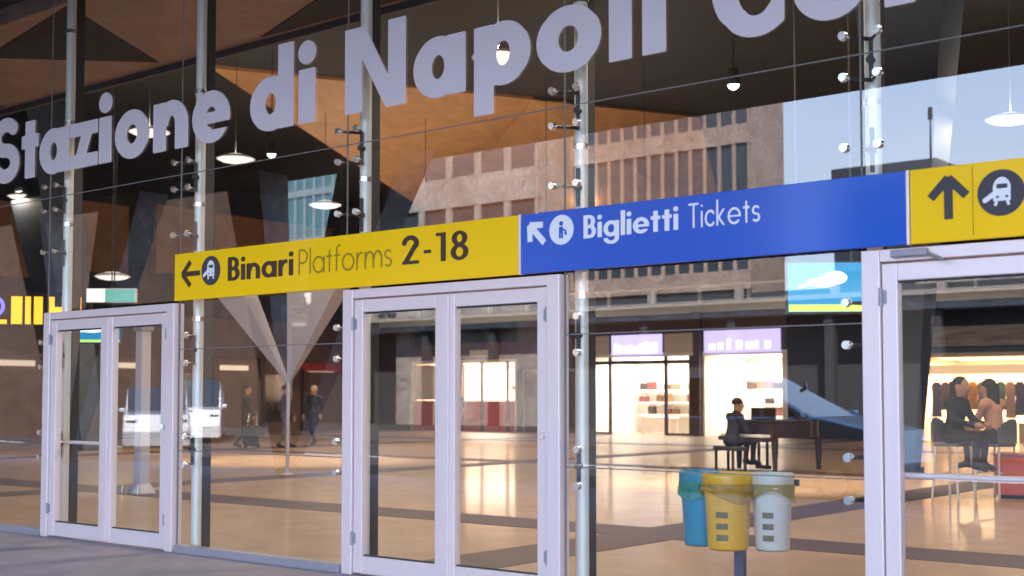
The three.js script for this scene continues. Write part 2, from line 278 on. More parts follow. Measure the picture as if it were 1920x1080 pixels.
// ---------------------------------------------------------------- glass facade
const H1 = 0.95, H2 = 1.9, H3 = 3.56, HT = 5.95, DOORH = 2.335;
const doorBays = [-4, -2, 0];                                // bay k spans px(k) .. px(k + 1)
{
  const f = thing('glass_facade', 'tall point-fixed glass wall with steel posts across the station front', 'glass wall');
  const pane = (x0, y0, x1, y1) => {
    const m = part('glass_pane', new THREE.PlaneGeometry(x1 - x0 - 0.012, y1 - y0 - 0.012), M.glass, f);
    m.position.set((x0 + x1) / 2, (y0 + y1) / 2, 0); m.rotation.set((rnd() - 0.5) * 0.0012, (rnd() - 0.5) * 0.0012, 0);
    part('glass_joint', bx(x0 - 0.005, y0, -0.005, x0 + 0.005, y1, 0.005), M.joint, f);
  };
  for (let k = -7; k < 2; k++) {
    const rows = doorBays.includes(k) ? [[DOORH + 0.02, H3], [H3, HT]] : [[0.07, H1], [H1, H2], [H2, H3], [H3, HT]];
    for (const [a, b] of rows) { pane(px(k), a, px(k + 1), b); part('glass_joint', bx(px(k) + 0.006, b - 0.004, -0.004, px(k + 1) - 0.006, b + 0.004, 0.004), M.joint, f); }
    if (!doorBays.includes(k)) part('base_channel', rb(px(k) + 0.02, 0.004, -0.05, px(k + 1) - 0.02, 0.075, 0.05), M.aluDark, f);
  }
  const bolt = new THREE.CylinderGeometry(0.026, 0.03, 0.03, 16).rotateX(Math.PI / 2), arm = (dx, dy) => rod([0, dy, -0.16], [dx, dy, -0.02], 0.014, 0.011, 8);
  for (let k = -7; k <= 2; k++) {
    const x = px(k), left = !doorBays.includes(k - 1), right = !doorBays.includes(k);
    part('support_post', rod([x - 0.02, 0, -0.23], [x - 0.02, 5.95, -0.23], 0.05, 0.05, 24), M.post, f);
    part('post_web', bx(x - 0.035, 0, -0.385, x - 0.005, 5.95, -0.285), M.darkSteel, f);
    for (const y of [2.2, 3.3, 4.4, 5.4]) part('post_collar', rod([x - 0.02, y - 0.02, -0.23], [x - 0.02, y + 0.02, -0.23], 0.06, 0.06, 20), M.chrome, f);
    for (const y of [H1, H2, H3, 2.99]) {
      const sides = [-1, 1].filter((s) => y > DOORH || (s < 0 ? left : right));
      if (!sides.length) continue;
      const g = [rod([-0.02, 0, -0.24], [0, 0, -0.14], 0.026, 0.026, 10), rod([0, -0.14, -0.16], [0, 0.14, -0.16], 0.015, 0.015, 8)], spots = [];
      for (const s of sides) for (const dy of (y === 2.99 ? [0] : [-0.13, 0.13])) { g.push(arm(s * 0.11, dy)); spots.push([s * 0.11, dy]); }
      const m = part('spider_fitting', merge(g), M.darkSteel, f); m.position.set(x, y, 0);
      for (const [dx, dy] of spots) { part('glass_bolt', bolt, M.chrome, m).position.set(dx, dy, 0.012); }
    }
  }
}

// ---------------------------------------------------------------- doors
function doubleDoor(k, label, mid, bars = []) {
  const x0 = px(k) + 0.012, x1 = px(k + 1) - 0.012, xc = (x0 + x1) / 2, d = thing('double_door', label, 'door', [xc, 0, 0], 0, 'glazed double doors'), h = (x1 - x0) / 2;
  const J = 0.115, top = DOORH;
  part('frame_jamb', rb(-h, 0.005, -0.06, -h + J, top, 0.06), M.alu, d); part('frame_jamb', rb(h - J, 0.005, -0.06, h, top, 0.06), M.alu, d);
  part('frame_head', rb(-h + J, top - 0.075, -0.055, h - J, top, 0.055), M.alu, d);
  for (const s of [-1, 1]) {
    const leaf = new THREE.Group(); leaf.name = 'door_leaf'; d.add(leaf);
    const a = 0.006, b = h - J - 0.006, R = (u0, y0, z0, u1, y1, z1, r) => s > 0 ? rb(u0, y0, z0, u1, y1, z1, r) : rb(-u1, y0, z0, -u0, y1, z1, r);
    part('stile', R(a, 0.02, -0.035, a + 0.095, top - 0.085, 0.04), M.alu, leaf); part('stile', R(b - 0.095, 0.02, -0.035, b, top - 0.085, 0.04), M.alu, leaf);
    part('top_rail', R(a + 0.095, top - 0.19, -0.032, b - 0.095, top - 0.085, 0.036), M.alu, leaf);
    part('bottom_rail', R(a + 0.095, 0.02, -0.032, b - 0.095, 0.16, 0.036), M.alu, leaf);
    const g = part('glass_pane', new THREE.PlaneGeometry(b - a - 0.19, top - 0.35), M.glass, leaf); g.position.set(s * (a + b) / 2, (0.16 + top - 0.19) / 2, 0.002);
    for (const [y0, y1] of [[0.16, 0.172], [top - 0.202, top - 0.19]]) part('gasket', R(a + 0.095, y0, -0.012, b - 0.095, y1, 0.014, 0.002), M.gasket, leaf);
    if (bars.includes(s)) part('push_bar', merge([rod([s * (a + 0.05), 0.98, -0.1], [s * (b - 0.05), 0.98, -0.1], 0.018, 0.018, 12), rod([s * (a + 0.05), 0.98, -0.1], [s * (a + 0.05), 0.98, -0.03], 0.014), rod([s * (b - 0.05), 0.98, -0.1], [s * (b - 0.05), 0.98, -0.03], 0.014)]), M.alu, leaf);
    for (const y of [0.3, 2.05]) part('hinge', merge([rod([s * (b + 0.004), y - 0.055, 0.052], [s * (b + 0.004), y + 0.055, 0.052], 0.013), R(b - 0.03, y - 0.04, 0.038, b + 0.03, y + 0.04, 0.048, 0.002)]), M.aluDark, leaf);
    if (s > 0) part('lock', merge([rod([s * (b - 0.045), 1.17, 0.035], [s * (b - 0.045), 1.17, 0.06], 0.028, 0.026, 16)]), M.chrome, leaf);
  }
  part('meeting_strip', rb(-0.05, 0.03, 0.0405, 0.05, top - 0.09, 0.056, 0.004), M.alu, d);
  if (mid) { part('door_closer', merge([rb(-h + 0.2, top - 0.055, 0.056, -h + 0.42, top - 0.012, 0.1), rod([-h + 0.4, top - 0.03, 0.08], [-h + 0.52, top - 0.09, 0.12], 0.012, 0.012, 8)]), M.aluDark, d); }
  return d;
}
doubleDoor(-4, 'double glass door left of the yellow platforms sign', false, [-1]);
doubleDoor(-2, 'double glass door under the joint of yellow and blue signs', false);
doubleDoor(0, 'double glass door below the small yellow arrow sign', true, [-1, 1]);

// ---------------------------------------------------------------- station name
{
  const n = thing('station_name', 'large pale lilac station name letters mounted on the glass wall', 'lettering');
  const LT = [['S', -13.5, -12.89], ['t', -12.86, -12.53], ['a', -12.5, -11.94], ['z', -11.92, -11.42], ['i', -11.39, -11.18], ['o', -11.11, -10.54], ['n', -10.47, -9.93], ['e', -9.86, -9.31], ['d', -9.02, -8.44], ['i', -8.37, -8.16], ['N', -7.79, -7.09], ['a', -7.0, -6.45], ['p', -6.36, -5.81], ['o', -5.75, -5.17], ['l', -5.1, -4.91], ['i', -4.82, -4.63], ['C', -4.27, -3.74], ['e', -3.68, -3.16], ['n', -3.07, -2.54], ['t', -2.48, -2.15], ['r', -2.1, -1.75], ['a', -1.7, -1.14], ['l', -1.07, -0.87], ['e', -0.8, -0.25]];
  for (const [ch, a, b] of LT) {
    const [w, g] = letterGeo(ch, 0.27, 96, 0.008, 0.0015);
    g.scale((b - a) / w, 0.716, 1);
    const m = part('letter', g, M.letter, n); m.position.set(a, 3.815, 0.008);
  }
}

// ---------------------------------------------------------------- way signs
const SY0 = 2.352, SY1 = 2.792, SZ = 0.075;
function arrowGeo(size, ang, w = 0.17) { // points up by default, unit size about its centre
  const f = U(seg(0, -0.5, 0, 0.42, w), seg(-0.42, 0.02, 0, 0.46, w), seg(0.42, 0.02, 0, 0.46, w), I(seg(-0.08, 0.46, 0.08, 0.46, w), half(0, 1, 0.5)));
  const g = extrudeSDF(f, -0.62, -0.6, 0.62, 0.62, 60, 0.004); g.rotateZ(ang); return g.scale(size, size, 1);
}
const trainIcon = (r) => { const f = S(U(I(U(ell(0.05, 0.2, 0.42, 0.55), box2(-0.36, -0.4, 0.46, 0.2)), box2(-0.6, -0.5, 0.6, 0.8)), seg(-0.75, -0.32, -0.3, -0.02, 0.24, true), seg(-0.2, -0.4, -0.28, -0.62, 0.14), seg(0.3, -0.4, 0.38, -0.62, 0.14)), box2(-0.2, 0.2, 0.32, 0.42), ell(-0.16, -0.2, 0.07, 0.07), ell(0.28, -0.2, 0.07, 0.07)); return extrudeSDF(f, -1, -1, 1, 1, 64, 0.003).scale(r, r, 1); };
const discGeo = (r) => new THREE.CylinderGeometry(r, r, 0.004, 40).rotateX(Math.PI / 2);
function sign(label, x0, x1, mat) {
  const s = thing('direction_sign', label, 'sign', [x0, SY0, 0.045]);
  part('panel', rb(0, 0, 0, x1 - x0, SY1 - SY0, SZ - 0.045, 0.004), mat, s);
  part('end_cap', rb(x1 - x0 + 0.001, -0.002, -0.004, x1 - x0 + 0.02, SY1 - SY0 + 0.002, SZ - 0.041, 0.003), M.alu, s);
  part('back_tray', bx(0.02, 0.02, -0.025, x1 - x0 - 0.02, SY1 - SY0 - 0.02, -0.001), M.aluDark, s);
  s.userData.put = (name, g, m, x, y, dz = 0) => { const o = part(name, g, m, s); o.position.set(x - x0, y - SY0, SZ - 0.045 + 0.0015 + dz); return o; };
  s.userData.word = (str, t, gap, xa, xb, y, cap, m) => { const [w, g] = wordGeo(str, t, gap, 48, 0.003); g.scale((xb - xa) / w, cap, 1); return s.userData.put('lettering', g, m, xa, y); };
  return s;
}
{
  const a = sign('long yellow platforms sign with left arrow and train symbol', -10.02, -5.872, M.yellow).userData;
  a.put('arrow', arrowGeo(0.27, Math.PI / 2), M.ink, -9.77, 2.595);
  a.put('icon_disc', discGeo(0.135), M.inkGrey, -9.475, 2.605, 0.002); a.put('icon_train', trainIcon(0.125), M.white, -9.475, 2.605, 0.005);
  a.word('Binari', 0.2, 0.075, -9.23, -8.35, 2.495, 0.215, M.ink);
  a.word('Platforms', 0.065, 0.1, -8.28, -7.17, 2.495, 0.215, M.inkOchre);
  a.word('2-18', 0.16, 0.16, -7.06, -6.36, 2.5, 0.225, M.ink);
  const b = sign('long blue tickets sign with white lettering', -5.85, -2.93, M.blue).userData;
  b.put('arrow', arrowGeo(0.2, Math.PI / 4, 0.24), M.white, -5.7, 2.64);
  b.put('icon_disc', discGeo(0.108), M.white, -5.475, 2.65, 0.002);
  b.put('icon_figure', extrudeSDF(U(ell(0, 0.45, 0.17, 0.17), box2(-0.18, -0.2, 0.14, 0.22), seg(0.05, 0.1, 0.4, -0.12, 0.13, true), box2(-0.18, -0.62, -0.04, -0.1), box2(0.02, -0.62, 0.16, -0.1), box2(0.3, -0.4, 0.5, -0.2)), -1, -1, 1, 1, 60, 0.003).scale(0.1, 0.1, 1), M.blue, -5.475, 2.65, 0.005);
  b.word('Biglietti', 0.2, 0.075, -5.28, -4.5, 2.57, 0.165, M.white);
  b.word('Tickets', 0.09, 0.11, -4.42, -3.89, 2.572, 0.165, M.white);
  const c = sign('yellow sign with up arrow and round train symbol', -2.905, 0.9, M.yellow).userData;
  c.put('arrow', arrowGeo(0.25, 0, 0.2), M.inkGrey, -2.675, 2.605);
  c.put('panel_joint', bx(-0.002, -0.22, 0, 0.002, 0.18, 0.001), M.inkOchre, -2.535, 2.595);
  c.put('icon_disc', discGeo(0.132), M.inkGrey, -2.375, 2.605, 0.002); c.put('icon_train', trainIcon(0.118), M.white, -2.375, 2.605, 0.005);
  for (const o of scene.children) { delete o.userData.put; delete o.userData.word; }
}

// ---------------------------------------------------------------- lamps in the hall
const lampGlow = std([0.9, 0.9, 0.9], 0.6, { emissive: new THREE.Color(1, 0.92, 0.84), emissiveIntensity: 0.13 });
function discLamp(x, y, z, label, power = 9, up = 5) {
  const l = thing('pendant_lamp', label, 'lamp', [x, y, z], 0, 'round pendant lamps of the hall');
  part('shade', new THREE.LatheGeometry([[0.02, 0.1], [0.2, 0.1], [0.36, 0.07], [0.46, 0.02], [0.46, 0], [0.43, 0.005]].map((p) => new THREE.Vector2(...p)), 32), M.white, l);
  part('lamp_diffuser', new THREE.LatheGeometry([[0.43, 0], [0.34, -0.05], [0.2, -0.08], [0, -0.09]].map((p) => new THREE.Vector2(...p)), 32), lampGlow, l);
  part('cable', rod([0, 0.1, 0], [0, 9.98 - y, 0], 0.01, 0.01, 6), M.darkSteel, l);
  part('added_uplight', new THREE.CylinderGeometry(0.19, 0.19, 0.012, 24).translate(0, 0.107, 0), lampGlow, l);  // uplight added on top of the shade to brighten the brown ceiling facets
  const r = new THREE.RectAreaLight(new THREE.Color(1, 0.82, 0.62), power, 0.8, 0.8); r.position.set(0, -0.1, 0); r.rotation.x = -Math.PI / 2; l.add(r);
  const u = new THREE.RectAreaLight(new THREE.Color(1, 0.84, 0.66), power * up, 0.34, 0.34); u.position.set(0, 0.12, 0); u.rotation.x = Math.PI / 2; l.add(u);
  return l;
}
discLamp(-33.6, 7.15, -12, 'round white pendant lamp at far left below the word Stazione', 9, 9);
discLamp(-24.1, 7.35, -9.5, 'round white pendant lamp showing behind the letters o and n', 9, 3);
discLamp(-24.2, 7.12, -12, 'round white pendant lamp left of the small ceiling spotlight', 8, 2);
discLamp(-14.0, 7.33, -9.5, 'round white pendant lamp showing behind the letter p', 10, 18);
discLamp(-26.5, 6.82, -17, 'round white pendant lamp just above the yellow platforms sign', 7, 0.8);
discLamp(-9.5, 7.2, -17, 'round white pendant lamp in the sky reflection at right');
discLamp(-7.9, 6.78, -17.6, 'round white pendant lamp nearest the right edge of the picture');
discLamp(-29.2, 4.6, -12, 'low round pendant lamp above the left double door');
for (const [x, z, label] of [[-29, -20, 'added low lamp hidden left behind the platforms sign'], [-25, -19.5, 'added low lamp hidden behind the numbers of the platforms sign'], [-21, -20, 'added low lamp hidden behind the arrow of the tickets sign'], [-17.5, -19.5, 'added low lamp hidden behind the lettering of the tickets sign']]) discLamp(x, 5.4, z, label, 6, 4);  // low lamps added out of sight, lighting the timber facets from below
for (const [x, z, p, where] of [[-16, -5, 14, 'above the slim white post'], [-9.5, -5, 22, 'just inside the middle double door'], [-3, -5, 22, 'just inside the right double door'], [-3, -12, 12, 'above the red counter block'], [-24, -26, 8, 'in front of the bright bag shop'], [-35, -28, 14, 'in front of the red shop']]) discLamp(x, 7.3, z, 'added round pendant lamp hanging high ' + where, p, z > -13 ? 13 : 0.5);  // further lamps added high up to brighten floor, facets and shop fronts
for (const [x, y, z, label] of [[-22.9, 7.08, -12, 'small lit ceiling spotlight above the word Platforms'], [-10.79, 6.83, -12, 'small lit ceiling spotlight right of the word Napoli']]) {
  const l = thing('spotlight', label, 'spotlight', [x, y, z], 0, 'ceiling spotlights');
  part('can', new THREE.LatheGeometry([[0.06, 0.3], [0.1, 0.28], [0.12, 0], [0.11, 0], [0.09, 0.1]].map((p) => new THREE.Vector2(...p)), 20), M.darkSteel, l);
  part('lamp_lens', new THREE.SphereGeometry(0.1, 16, 10).translate(0, 0.02, 0), std([1, 1, 1], 0.5, { emissive: new THREE.Color(1, 0.95, 0.88), emissiveIntensity: 1.2 }), l);
  part('stem', rod([0, 0.28, 0], [0, 9.98 - y, 0], 0.015, 0.015, 6), M.darkSteel, l);
  const s = new THREE.SpotLight(0xffe6c8, 40, 0, 0.5, 0.5); s.position.set(0, -0.12, 0); s.target.position.set(0.4, -7, -0.4); s.castShadow = true; l.add(s, s.target);
}

// ---------------------------------------------------------------- shops along the back
const SZF = -34;                                             // shop fronts stand on this line
const glow = (rgb, k) => std(rgb, 0.6, { emissive: new THREE.Color().setRGB(...rgb), emissiveIntensity: k });
function shopBox(name, label, x0, x1, h, o = {}) {
  const s = thing(name, label, 'shop', [x0, 0, SZF]), w = x1 - x0, wall = o.wall ?? M.shopWhite;
  part('back_wall', bx(0, 0.005, -3.6, w, h, -3.45), wall, s);
  part('side_wall', bx(-0.12, 0.005, -3.6, -0.001, h, 0), wall, s); part('side_wall', bx(w + 0.001, 0.005, -3.6, w + 0.12, h, 0), wall, s);
  part('shop_ceiling', bx(-0.12, h + 0.001, -3.6, w + 0.12, h + 0.14, 0), wall, s);
  const L = new THREE.RectAreaLight(new THREE.Color(...(o.light ?? [1, 0.9, 0.78])), o.power ?? 4, w * 0.85, 2.2); L.position.set(w / 2, h - 0.06, -1.7); L.rotation.x = -Math.PI / 2; s.add(L);
  part('ceiling_light', bx(w * 0.08, h - 0.045, -2.8, w * 0.92, h - 0.005, -0.6), glow(o.light ?? [1, 0.9, 0.78], 0.3), s);
  return s;
}
const markInk = std([0.16, 0.13, 0.06], 0.6);
const ORD = ['first', 'second', 'third', 'fourth', 'fifth', 'sixth', 'seventh', 'eighth', 'ninth', 'tenth', 'eleventh', 'twelfth', 'thirteenth', 'fourteenth', 'fifteenth', 'sixteenth', 'seventeenth', 'eighteenth'], bagNames = ['black', 'dark red', 'brown', 'tan', 'wine', 'charcoal'];
const bagCols = [[0.03, 0.02, 0.02], [0.16, 0.03, 0.03], [0.1, 0.05, 0.025], [0.3, 0.14, 0.08], [0.25, 0.1, 0.1], [0.06, 0.05, 0.05]].map((c) => std(c, 0.5));
let bagN = 0;
function bags(x0, x1, ys, z, n, where) {
  for (const y of ys) for (let i = 0, nth = 0; i < n; i++) {
    if (rnd() < 0.3) continue;
    const w = 0.3 + rnd() * 0.2, h = 0.2 + rnd() * 0.14, x = x0 + (i + 0.5) / n * (x1 - x0);
    const b = thing('handbag', bagNames[bagN % 6] + ' handbag, ' + ORD[nth++] + ' from left on the ' + ['lowest', 'middle', 'highest'][ys.indexOf(y)] + ' shelf of ' + where, 'handbag', [x, y, z], 0, 'handbags on the shelves of ' + where), m = bagCols[bagN++ % 6];
    part('body', T(new RoundedBoxGeometry(w, h, 0.14, 2, 0.04), 0, h / 2 + 0.003, 0), m, b);
    part('handle', T(new THREE.TorusGeometry(w * 0.28, 0.014, 6, 14, Math.PI), 0, h, 0), m, b);
  }
}
function shelves(s, x0, x1, ys, z, m = M.shopWhite) { for (const y of ys) part('shelf', bx(x0, y - 0.04, z - 0.2, x1, y, z + 0.2), m, s); }
{ // the bright bag shop in the middle
  const h = 3.0, xa = -29.5, xb = -24.72;
  const s = shopBox('bag_shop', 'brightly lit bag shop with lilac sign left of the dark column', xa, xb, h, { power: 1.7 }), w = xb - xa;
  part('fascia', bx(-0.12, h + 0.141, -0.2, w + 0.12, 4.55, 0.02), M.shopDark, s);
  const sg = part('light_sign', rb(1.05, 3.08, 0.025, 3.35, 3.85, 0.1), glow([0.46, 0.4, 0.86], 0.2), s);
  for (let i = 0; i < 9; i++) part('sign_letter', rb(1.2 + i * 0.23, 3.14, 0.101, 1.29 + i * 0.23 + rnd() * 0.1, 3.36 + rnd() * 0.2, 0.115, 0.004), glow([0.9, 0.85, 1], 0.25), sg);
  for (const [a, b] of [[0.02, 0.9], [3.45, 4.7]]) part('fascia_panel', rb(a, 3.12, 0.025, b, 3.85, 0.06), M.shopWall, s);
  for (const [a, b] of [[0, 0.08], [0.86, 0.98], [3.42, 3.54], [4.5, 4.78]]) part('mullion', bx(a, 0.005, -0.06, b, h, 0.03), M.shopDark, s);
  part('transom', bx(0.08, 2.72, -0.05, 4.5, 2.86, 0.02), M.shopDark, s);
  for (const [a, b] of [[0.08, 0.86], [3.54, 4.5]]) { const g = part('shop_window', new THREE.PlaneGeometry(b - a, 2.7), M.glass, s); g.position.set((a + b) / 2, 1.36, -0.01); part('window_rail', bx(a, 0.005, -0.04, b, 0.09, 0.02), M.shopDark, s); }
  shelves(s, 0.2, w - 0.2, [0.75, 1.25, 1.75], -3.1);
  bags(xa + 0.3, xb - 0.3, [0.75, 1.25, 1.75], SZF - 3.1, 11, 'the bag shop');
  const t = thing('display_table', 'low white display table in the bag shop doorway', 'table', [-27.2, 0, -35.4]); part('table_top', rb(-0.7, 0.62, -0.35, 0.7, 0.68, 0.35), M.shopWhite, t); for (const [x, z] of [[-0.6, -0.28], [0.6, -0.28], [-0.6, 0.28], [0.6, 0.28]]) part('leg', bx(x - 0.03, 0, z - 0.03, x + 0.03, 0.62, z + 0.03), M.shopWhite, t);
}
{ // the shop right of the column
  const h = 3.0, xa = -24.38, xb = -21.1;
  const s = shopBox('accessory_shop', 'brightly lit accessory shop with lilac sign right of the dark column', xa, xb, h, { power: 1.7 }), w = xb - xa;
  part('fascia', bx(-0.12, h + 0.141, -0.2, w + 0.12, 4.55, 0.02), M.shopDark, s);
  const sg = part('light_sign', rb(0.08, 3.08, 0.025, w - 0.1, 3.9, 0.1), glow([0.42, 0.36, 0.74], 0.2), s);
  for (let i = 0; i < 7; i++) part('sign_letter', rb(0.3 + i * 0.38, 3.2, 0.101, 0.42 + i * 0.38 + rnd() * 0.18, 3.4 + rnd() * 0.2, 0.115, 0.004), glow([0.9, 0.85, 1], 0.25), sg);
  for (const [a, b] of [[0, 0.06], [w - 0.06, w]]) part('mullion', bx(a, 0.005, -0.06, b, h, 0.03), M.shopWhite, s);
  const g = part('shop_window', new THREE.PlaneGeometry(w - 0.12, 2.9), M.glass, s); g.position.set(w / 2, 1.46, -0.01);
  shelves(s, 0.3, w - 0.3, [0.75, 1.2, 1.75], -2.4);
  bags(xa + 0.5, xb - 0.5, [0.75, 1.2, 1.75], SZF - 2.4, 6, 'the accessory shop');
}
{ const c = thing('hall_column', 'dark reddish brown column between the two bright shops', 'column', [-24.55, 0, -33.9]); part('shaft', rb(-0.13, 0.1, -0.13, 0.13, 4.5, 0.13), M.shopDark, c); part('plinth', rb(-0.16, 0.005, -0.16, 0.16, 0.1, 0.16), M.shopDark, c); part('capital', rb(-0.17, 4.5, -0.17, 0.17, 4.6, 0.17), M.shopDark, c); }
{ // red shop
  const h = 2.9, xa = -39.2, xb = -33.4;
  const s = shopBox('red_shop', 'cream shop with a long red counter behind the middle door', xa, xb, h, { power: 4.5, wall: M.shopWall, light: [1, 0.84, 0.66] }), w = xb - xa;
  part('fascia', bx(-0.12, h + 0.141, -0.2, w + 3.6, 3.75, 0.02), std([0.1, 0.035, 0.04], 0.5), s);
  part('fascia_sign', rb(3.4, 3.15, 0.025, 4.4, 3.45, 0.06), M.shopWall, s);
  part('cream_panel', rb(0.02, 1.32, -0.3, 2.9, 2.86, -0.2), std([0.68, 0.55, 0.42], 0.6), s);
  const c = part('counter', rb(0.02, 0.005, -0.5, w - 0.02, 1.3, 0.02, 0.02), M.red, s);
  for (const x of [1.0, 2.0, 3.0, 4.0, 5.0]) part('counter_joint', bx(x - 0.012, 0.02, 0.021, x + 0.012, 1.28, 0.028), M.shopDark, c);
  for (const x of [2.95, 4.1, 5.5]) part('mullion', bx(x - 0.06, 0.005, 0.03, x + 0.06, 2.95, 0.12), M.shopDark, s);
  shelves(s, 3.2, w - 0.2, [1.75, 2.2], -3.0, M.shopWall);
  for (let i = 0; i < 9; i++) { const b = solo('shelf_box', ORD[i] + ' small box from left on the back shelves of the red shop', 'box', T(new RoundedBoxGeometry(0.18, 0.22, 0.16, 1, 0.01), -35.9 + i * 0.25, 1.863 + (i % 2) * 0.45, -37), bagCols[i % 6], 'boxes on the shelves of the red shop'); }
}
{ // clothing shop at right
  const h = 2.75, xa = -16.2, xb = -10.4;
  const s = shopBox('clothing_shop', 'warm lit clothing shop with garments on a rail at far right', xa, xb, h, { power: 4, wall: M.shopWall, light: [1, 0.72, 0.4] }), w = xb - xa;
  part('fascia', bx(-0.12, h + 0.141, -0.2, w + 0.12, 3.05, 0.02), std([0.035, 0.05, 0.07], 0.4), s);
  part('light_band', rb(0.05, 2.2, -0.18, w - 0.05, 2.5, -0.1), glow([1, 0.66, 0.36], 0.07), s);
  part('parapet', rb(-0.12, 3.1, -0.1, w + 0.12, 3.75, 0.1), M.concrete, s);
  part('rail', rod([0.2, 2.0, -0.5], [w - 0.2, 2.0, -0.5], 0.02, 0.02, 8), M.chrome, s);
  const cols = [[0.05, 0.06, 0.12], [0.12, 0.13, 0.2], [0.03, 0.03, 0.04], [0.25, 0.05, 0.06], [0.5, 0.25, 0.03], [0.2, 0.2, 0.22], [0.12, 0.05, 0.06], [0.1, 0.2, 0.16], [0.4, 0.3, 0.25]].map((c) => std(c, 0.85));
  const names = ['navy', 'slate blue', 'black', 'dark red', 'mustard', 'grey', 'maroon', 'bottle green', 'beige'];
  for (let i = 0; i < 18; i++) {
    const g = thing('garment', names[i % 9] + ' garment, ' + ORD[i] + ' from left on the clothing shop rail', 'garment', [xa + 0.4 + i * 0.3, 1.98, SZF - 0.5], 0, names[i % 9] + ' garments on the rail'), L = 0.85 + rnd() * 0.3;
    const sp = new THREE.Shape([[-0.1, 0], [0.1, 0], [0.2, -0.1], [0.16, -0.5], [0.2, -L], [-0.2, -L], [-0.16, -0.5], [-0.2, -0.1]].map((p) => new THREE.Vector2(p[0] * 0.72, p[1])));
    part('cloth', T(new THREE.ExtrudeGeometry(sp, { depth: 0.06, bevelSize: 0.02, bevelThickness: 0.03, bevelSegments: 2 }), 0, -0.05, -0.03), cols[i % 9], g);
    part('hook', rod([0, -0.06, 0], [0, 0.04, 0], 0.008, 0.008, 6), M.chrome, g);
  }
  for (let i = 0; i < 6; i++) solo('carton', ORD[i] + ' pale carton from left under the clothing shop rail', 'carton', T(new RoundedBoxGeometry(0.7, 0.62, 0.5, 1, 0.01), xa + 0.6 + i * 0.95, 0.317, SZF - 0.5), std([0.6, 0.42, 0.26], 0.8), 'cartons under the garment rail');
}
{ // wall pieces and mezzanine between the shops
  const w = thing('rear_partition', 'dark brown partition wall running between the shop fronts', 'wall');
  for (const [a, b, m] of [[-41.98, -39.33, M.shopDark], [-33.26, -29.63, M.shopDark], [-20.96, -16.34, M.black], [-10.26, 7.98, M.black]]) part('panel', metricUV(bx(a, 0.006, SZF - 0.3, b, 4.55, SZF)), m, w);
  for (const x of [-32.9, -31.9, -30.8]) part('glazed_door_frame', merge([bx(x, 0.006, SZF + 0.001, x + 0.07, 2.6, SZF + 0.06), bx(x + 0.78, 0.006, SZF + 0.001, x + 0.85, 2.6, SZF + 0.06), bx(x + 0.07, 2.5, SZF + 0.001, x + 0.78, 2.6, SZF + 0.06)]), M.aluDark, w);
  const m = thing('mezzanine', 'pale mezzanine parapet with posts above the bright shops', 'mezzanine');
  part('parapet', metricUV(bx(-41.98, 4.6, SZF - 0.2, 7.98, 4.95, SZF + 0.1)), M.post, m);
  part('handrail', bx(-41.98, 5.55, SZF - 0.08, 7.98, 5.62, SZF), M.post, m);
  for (let i = 0; i < 24; i++) part('baluster', bx(-41 + i * 2.05, 5.001, SZF - 0.08, -40.88 + i * 2.05, 5.55, SZF), M.post, m);
  part('upper_wall', metricUV(bx(-41.98, 4.6, SZF - 3.9, 7.98, 9.98, SZF - 3.7)), M.black, m);
}
{ // left end: red-brown shops on the end wall
  const w = thing('side_shop', 'dim brown shop with a lit ceiling strip behind the left door', 'shop', [-41.98, 0, 0]);
  part('fascia', bx(0, 3.1, -33, 0.3, 4.6, -9), M.shopDark, w);
  part('wall', bx(0, 0.006, -33, 0.06, 3.1, -9), std([0.16, 0.09, 0.065], 0.6), w);
  for (let i = 0; i < 10; i++) part('pilaster', bx(0.061, 0.006, -32.6 + i * 2.4, 0.2, 3.1, -32.3 + i * 2.4), M.shopDark, w);
  for (const z of [-16.5, -21.3, -26.1, -30.9]) part('light_strip', bx(0.062, 2.55, z - 0.8, 0.16, 2.75, z + 0.8), glow([1, 0.82, 0.62], 0.07), w);
  for (const z of [-14.1, -18.9, -23.7, -28.5]) part('shop_window', bx(0.062, 0.4, z - 0.85, 0.1, 2.4, z + 0.85), phys([0.05, 0.045, 0.04], 0.1), w);
  part('red_awning', plate([[0.3, 2.9, -32.5], [0.3, 2.9, -29.2], [1.1, 2.55, -29.2], [1.1, 2.55, -32.5]], 0.04), M.red, w);
}

// ---------------------------------------------------------------- hanging screens and boards
function screen(x, y, z, w, h, turn, label) {
  const s = thing('hanging_screen', label, 'screen', [x, y, z], turn, 'hanging advert screens');
  part('housing', rb(-w / 2, 0, -0.12, w / 2, h, 0), M.darkSteel, s);
  const E = (r, k) => glow(r, k);
  const d = part('screen_face', bx(-w / 2 + 0.02, 0.02, 0.001, w / 2 - 0.02, h - 0.02, 0.008), E([0.02, 0.24, 0.5], 0.12), s);
  part('screen_stripe', bx(-w / 2 + 0.03, 0.03, 0.009, w / 2 - 0.03, h * 0.17, 0.012), E([0.5, 0.85, 0.1], 0.16), d);
  part('screen_picture', extrudeSDF(U(ell(-0.1, 0.1, 0.5, 0.2), ell(0.35, 0.3, 0.35, 0.28), seg(-0.8, -0.1, 0.2, 0.5, 0.12, true)), -1, -0.6, 1, 0.7, 40, 0.003).scale(w * 0.4, h * 0.45, 1).translate(0, h * 0.55, 0.009), E([0.75, 0.9, 1], 0.16), d);
  for (const dx of [-w * 0.35, w * 0.35]) part('hanger', rod([dx, h, -0.06], [dx, 9.98 - y, -0.06], 0.015, 0.015, 6), M.darkSteel, s);
}
screen(-7.25, 2.53, -8, 1.0, 0.68, 0.62, 'hanging blue and green screen under the blue tickets sign');
screen(-23.8, 2.58, -8, 1.1, 0.45, 0.75, 'small hanging blue and green screen behind the left door');
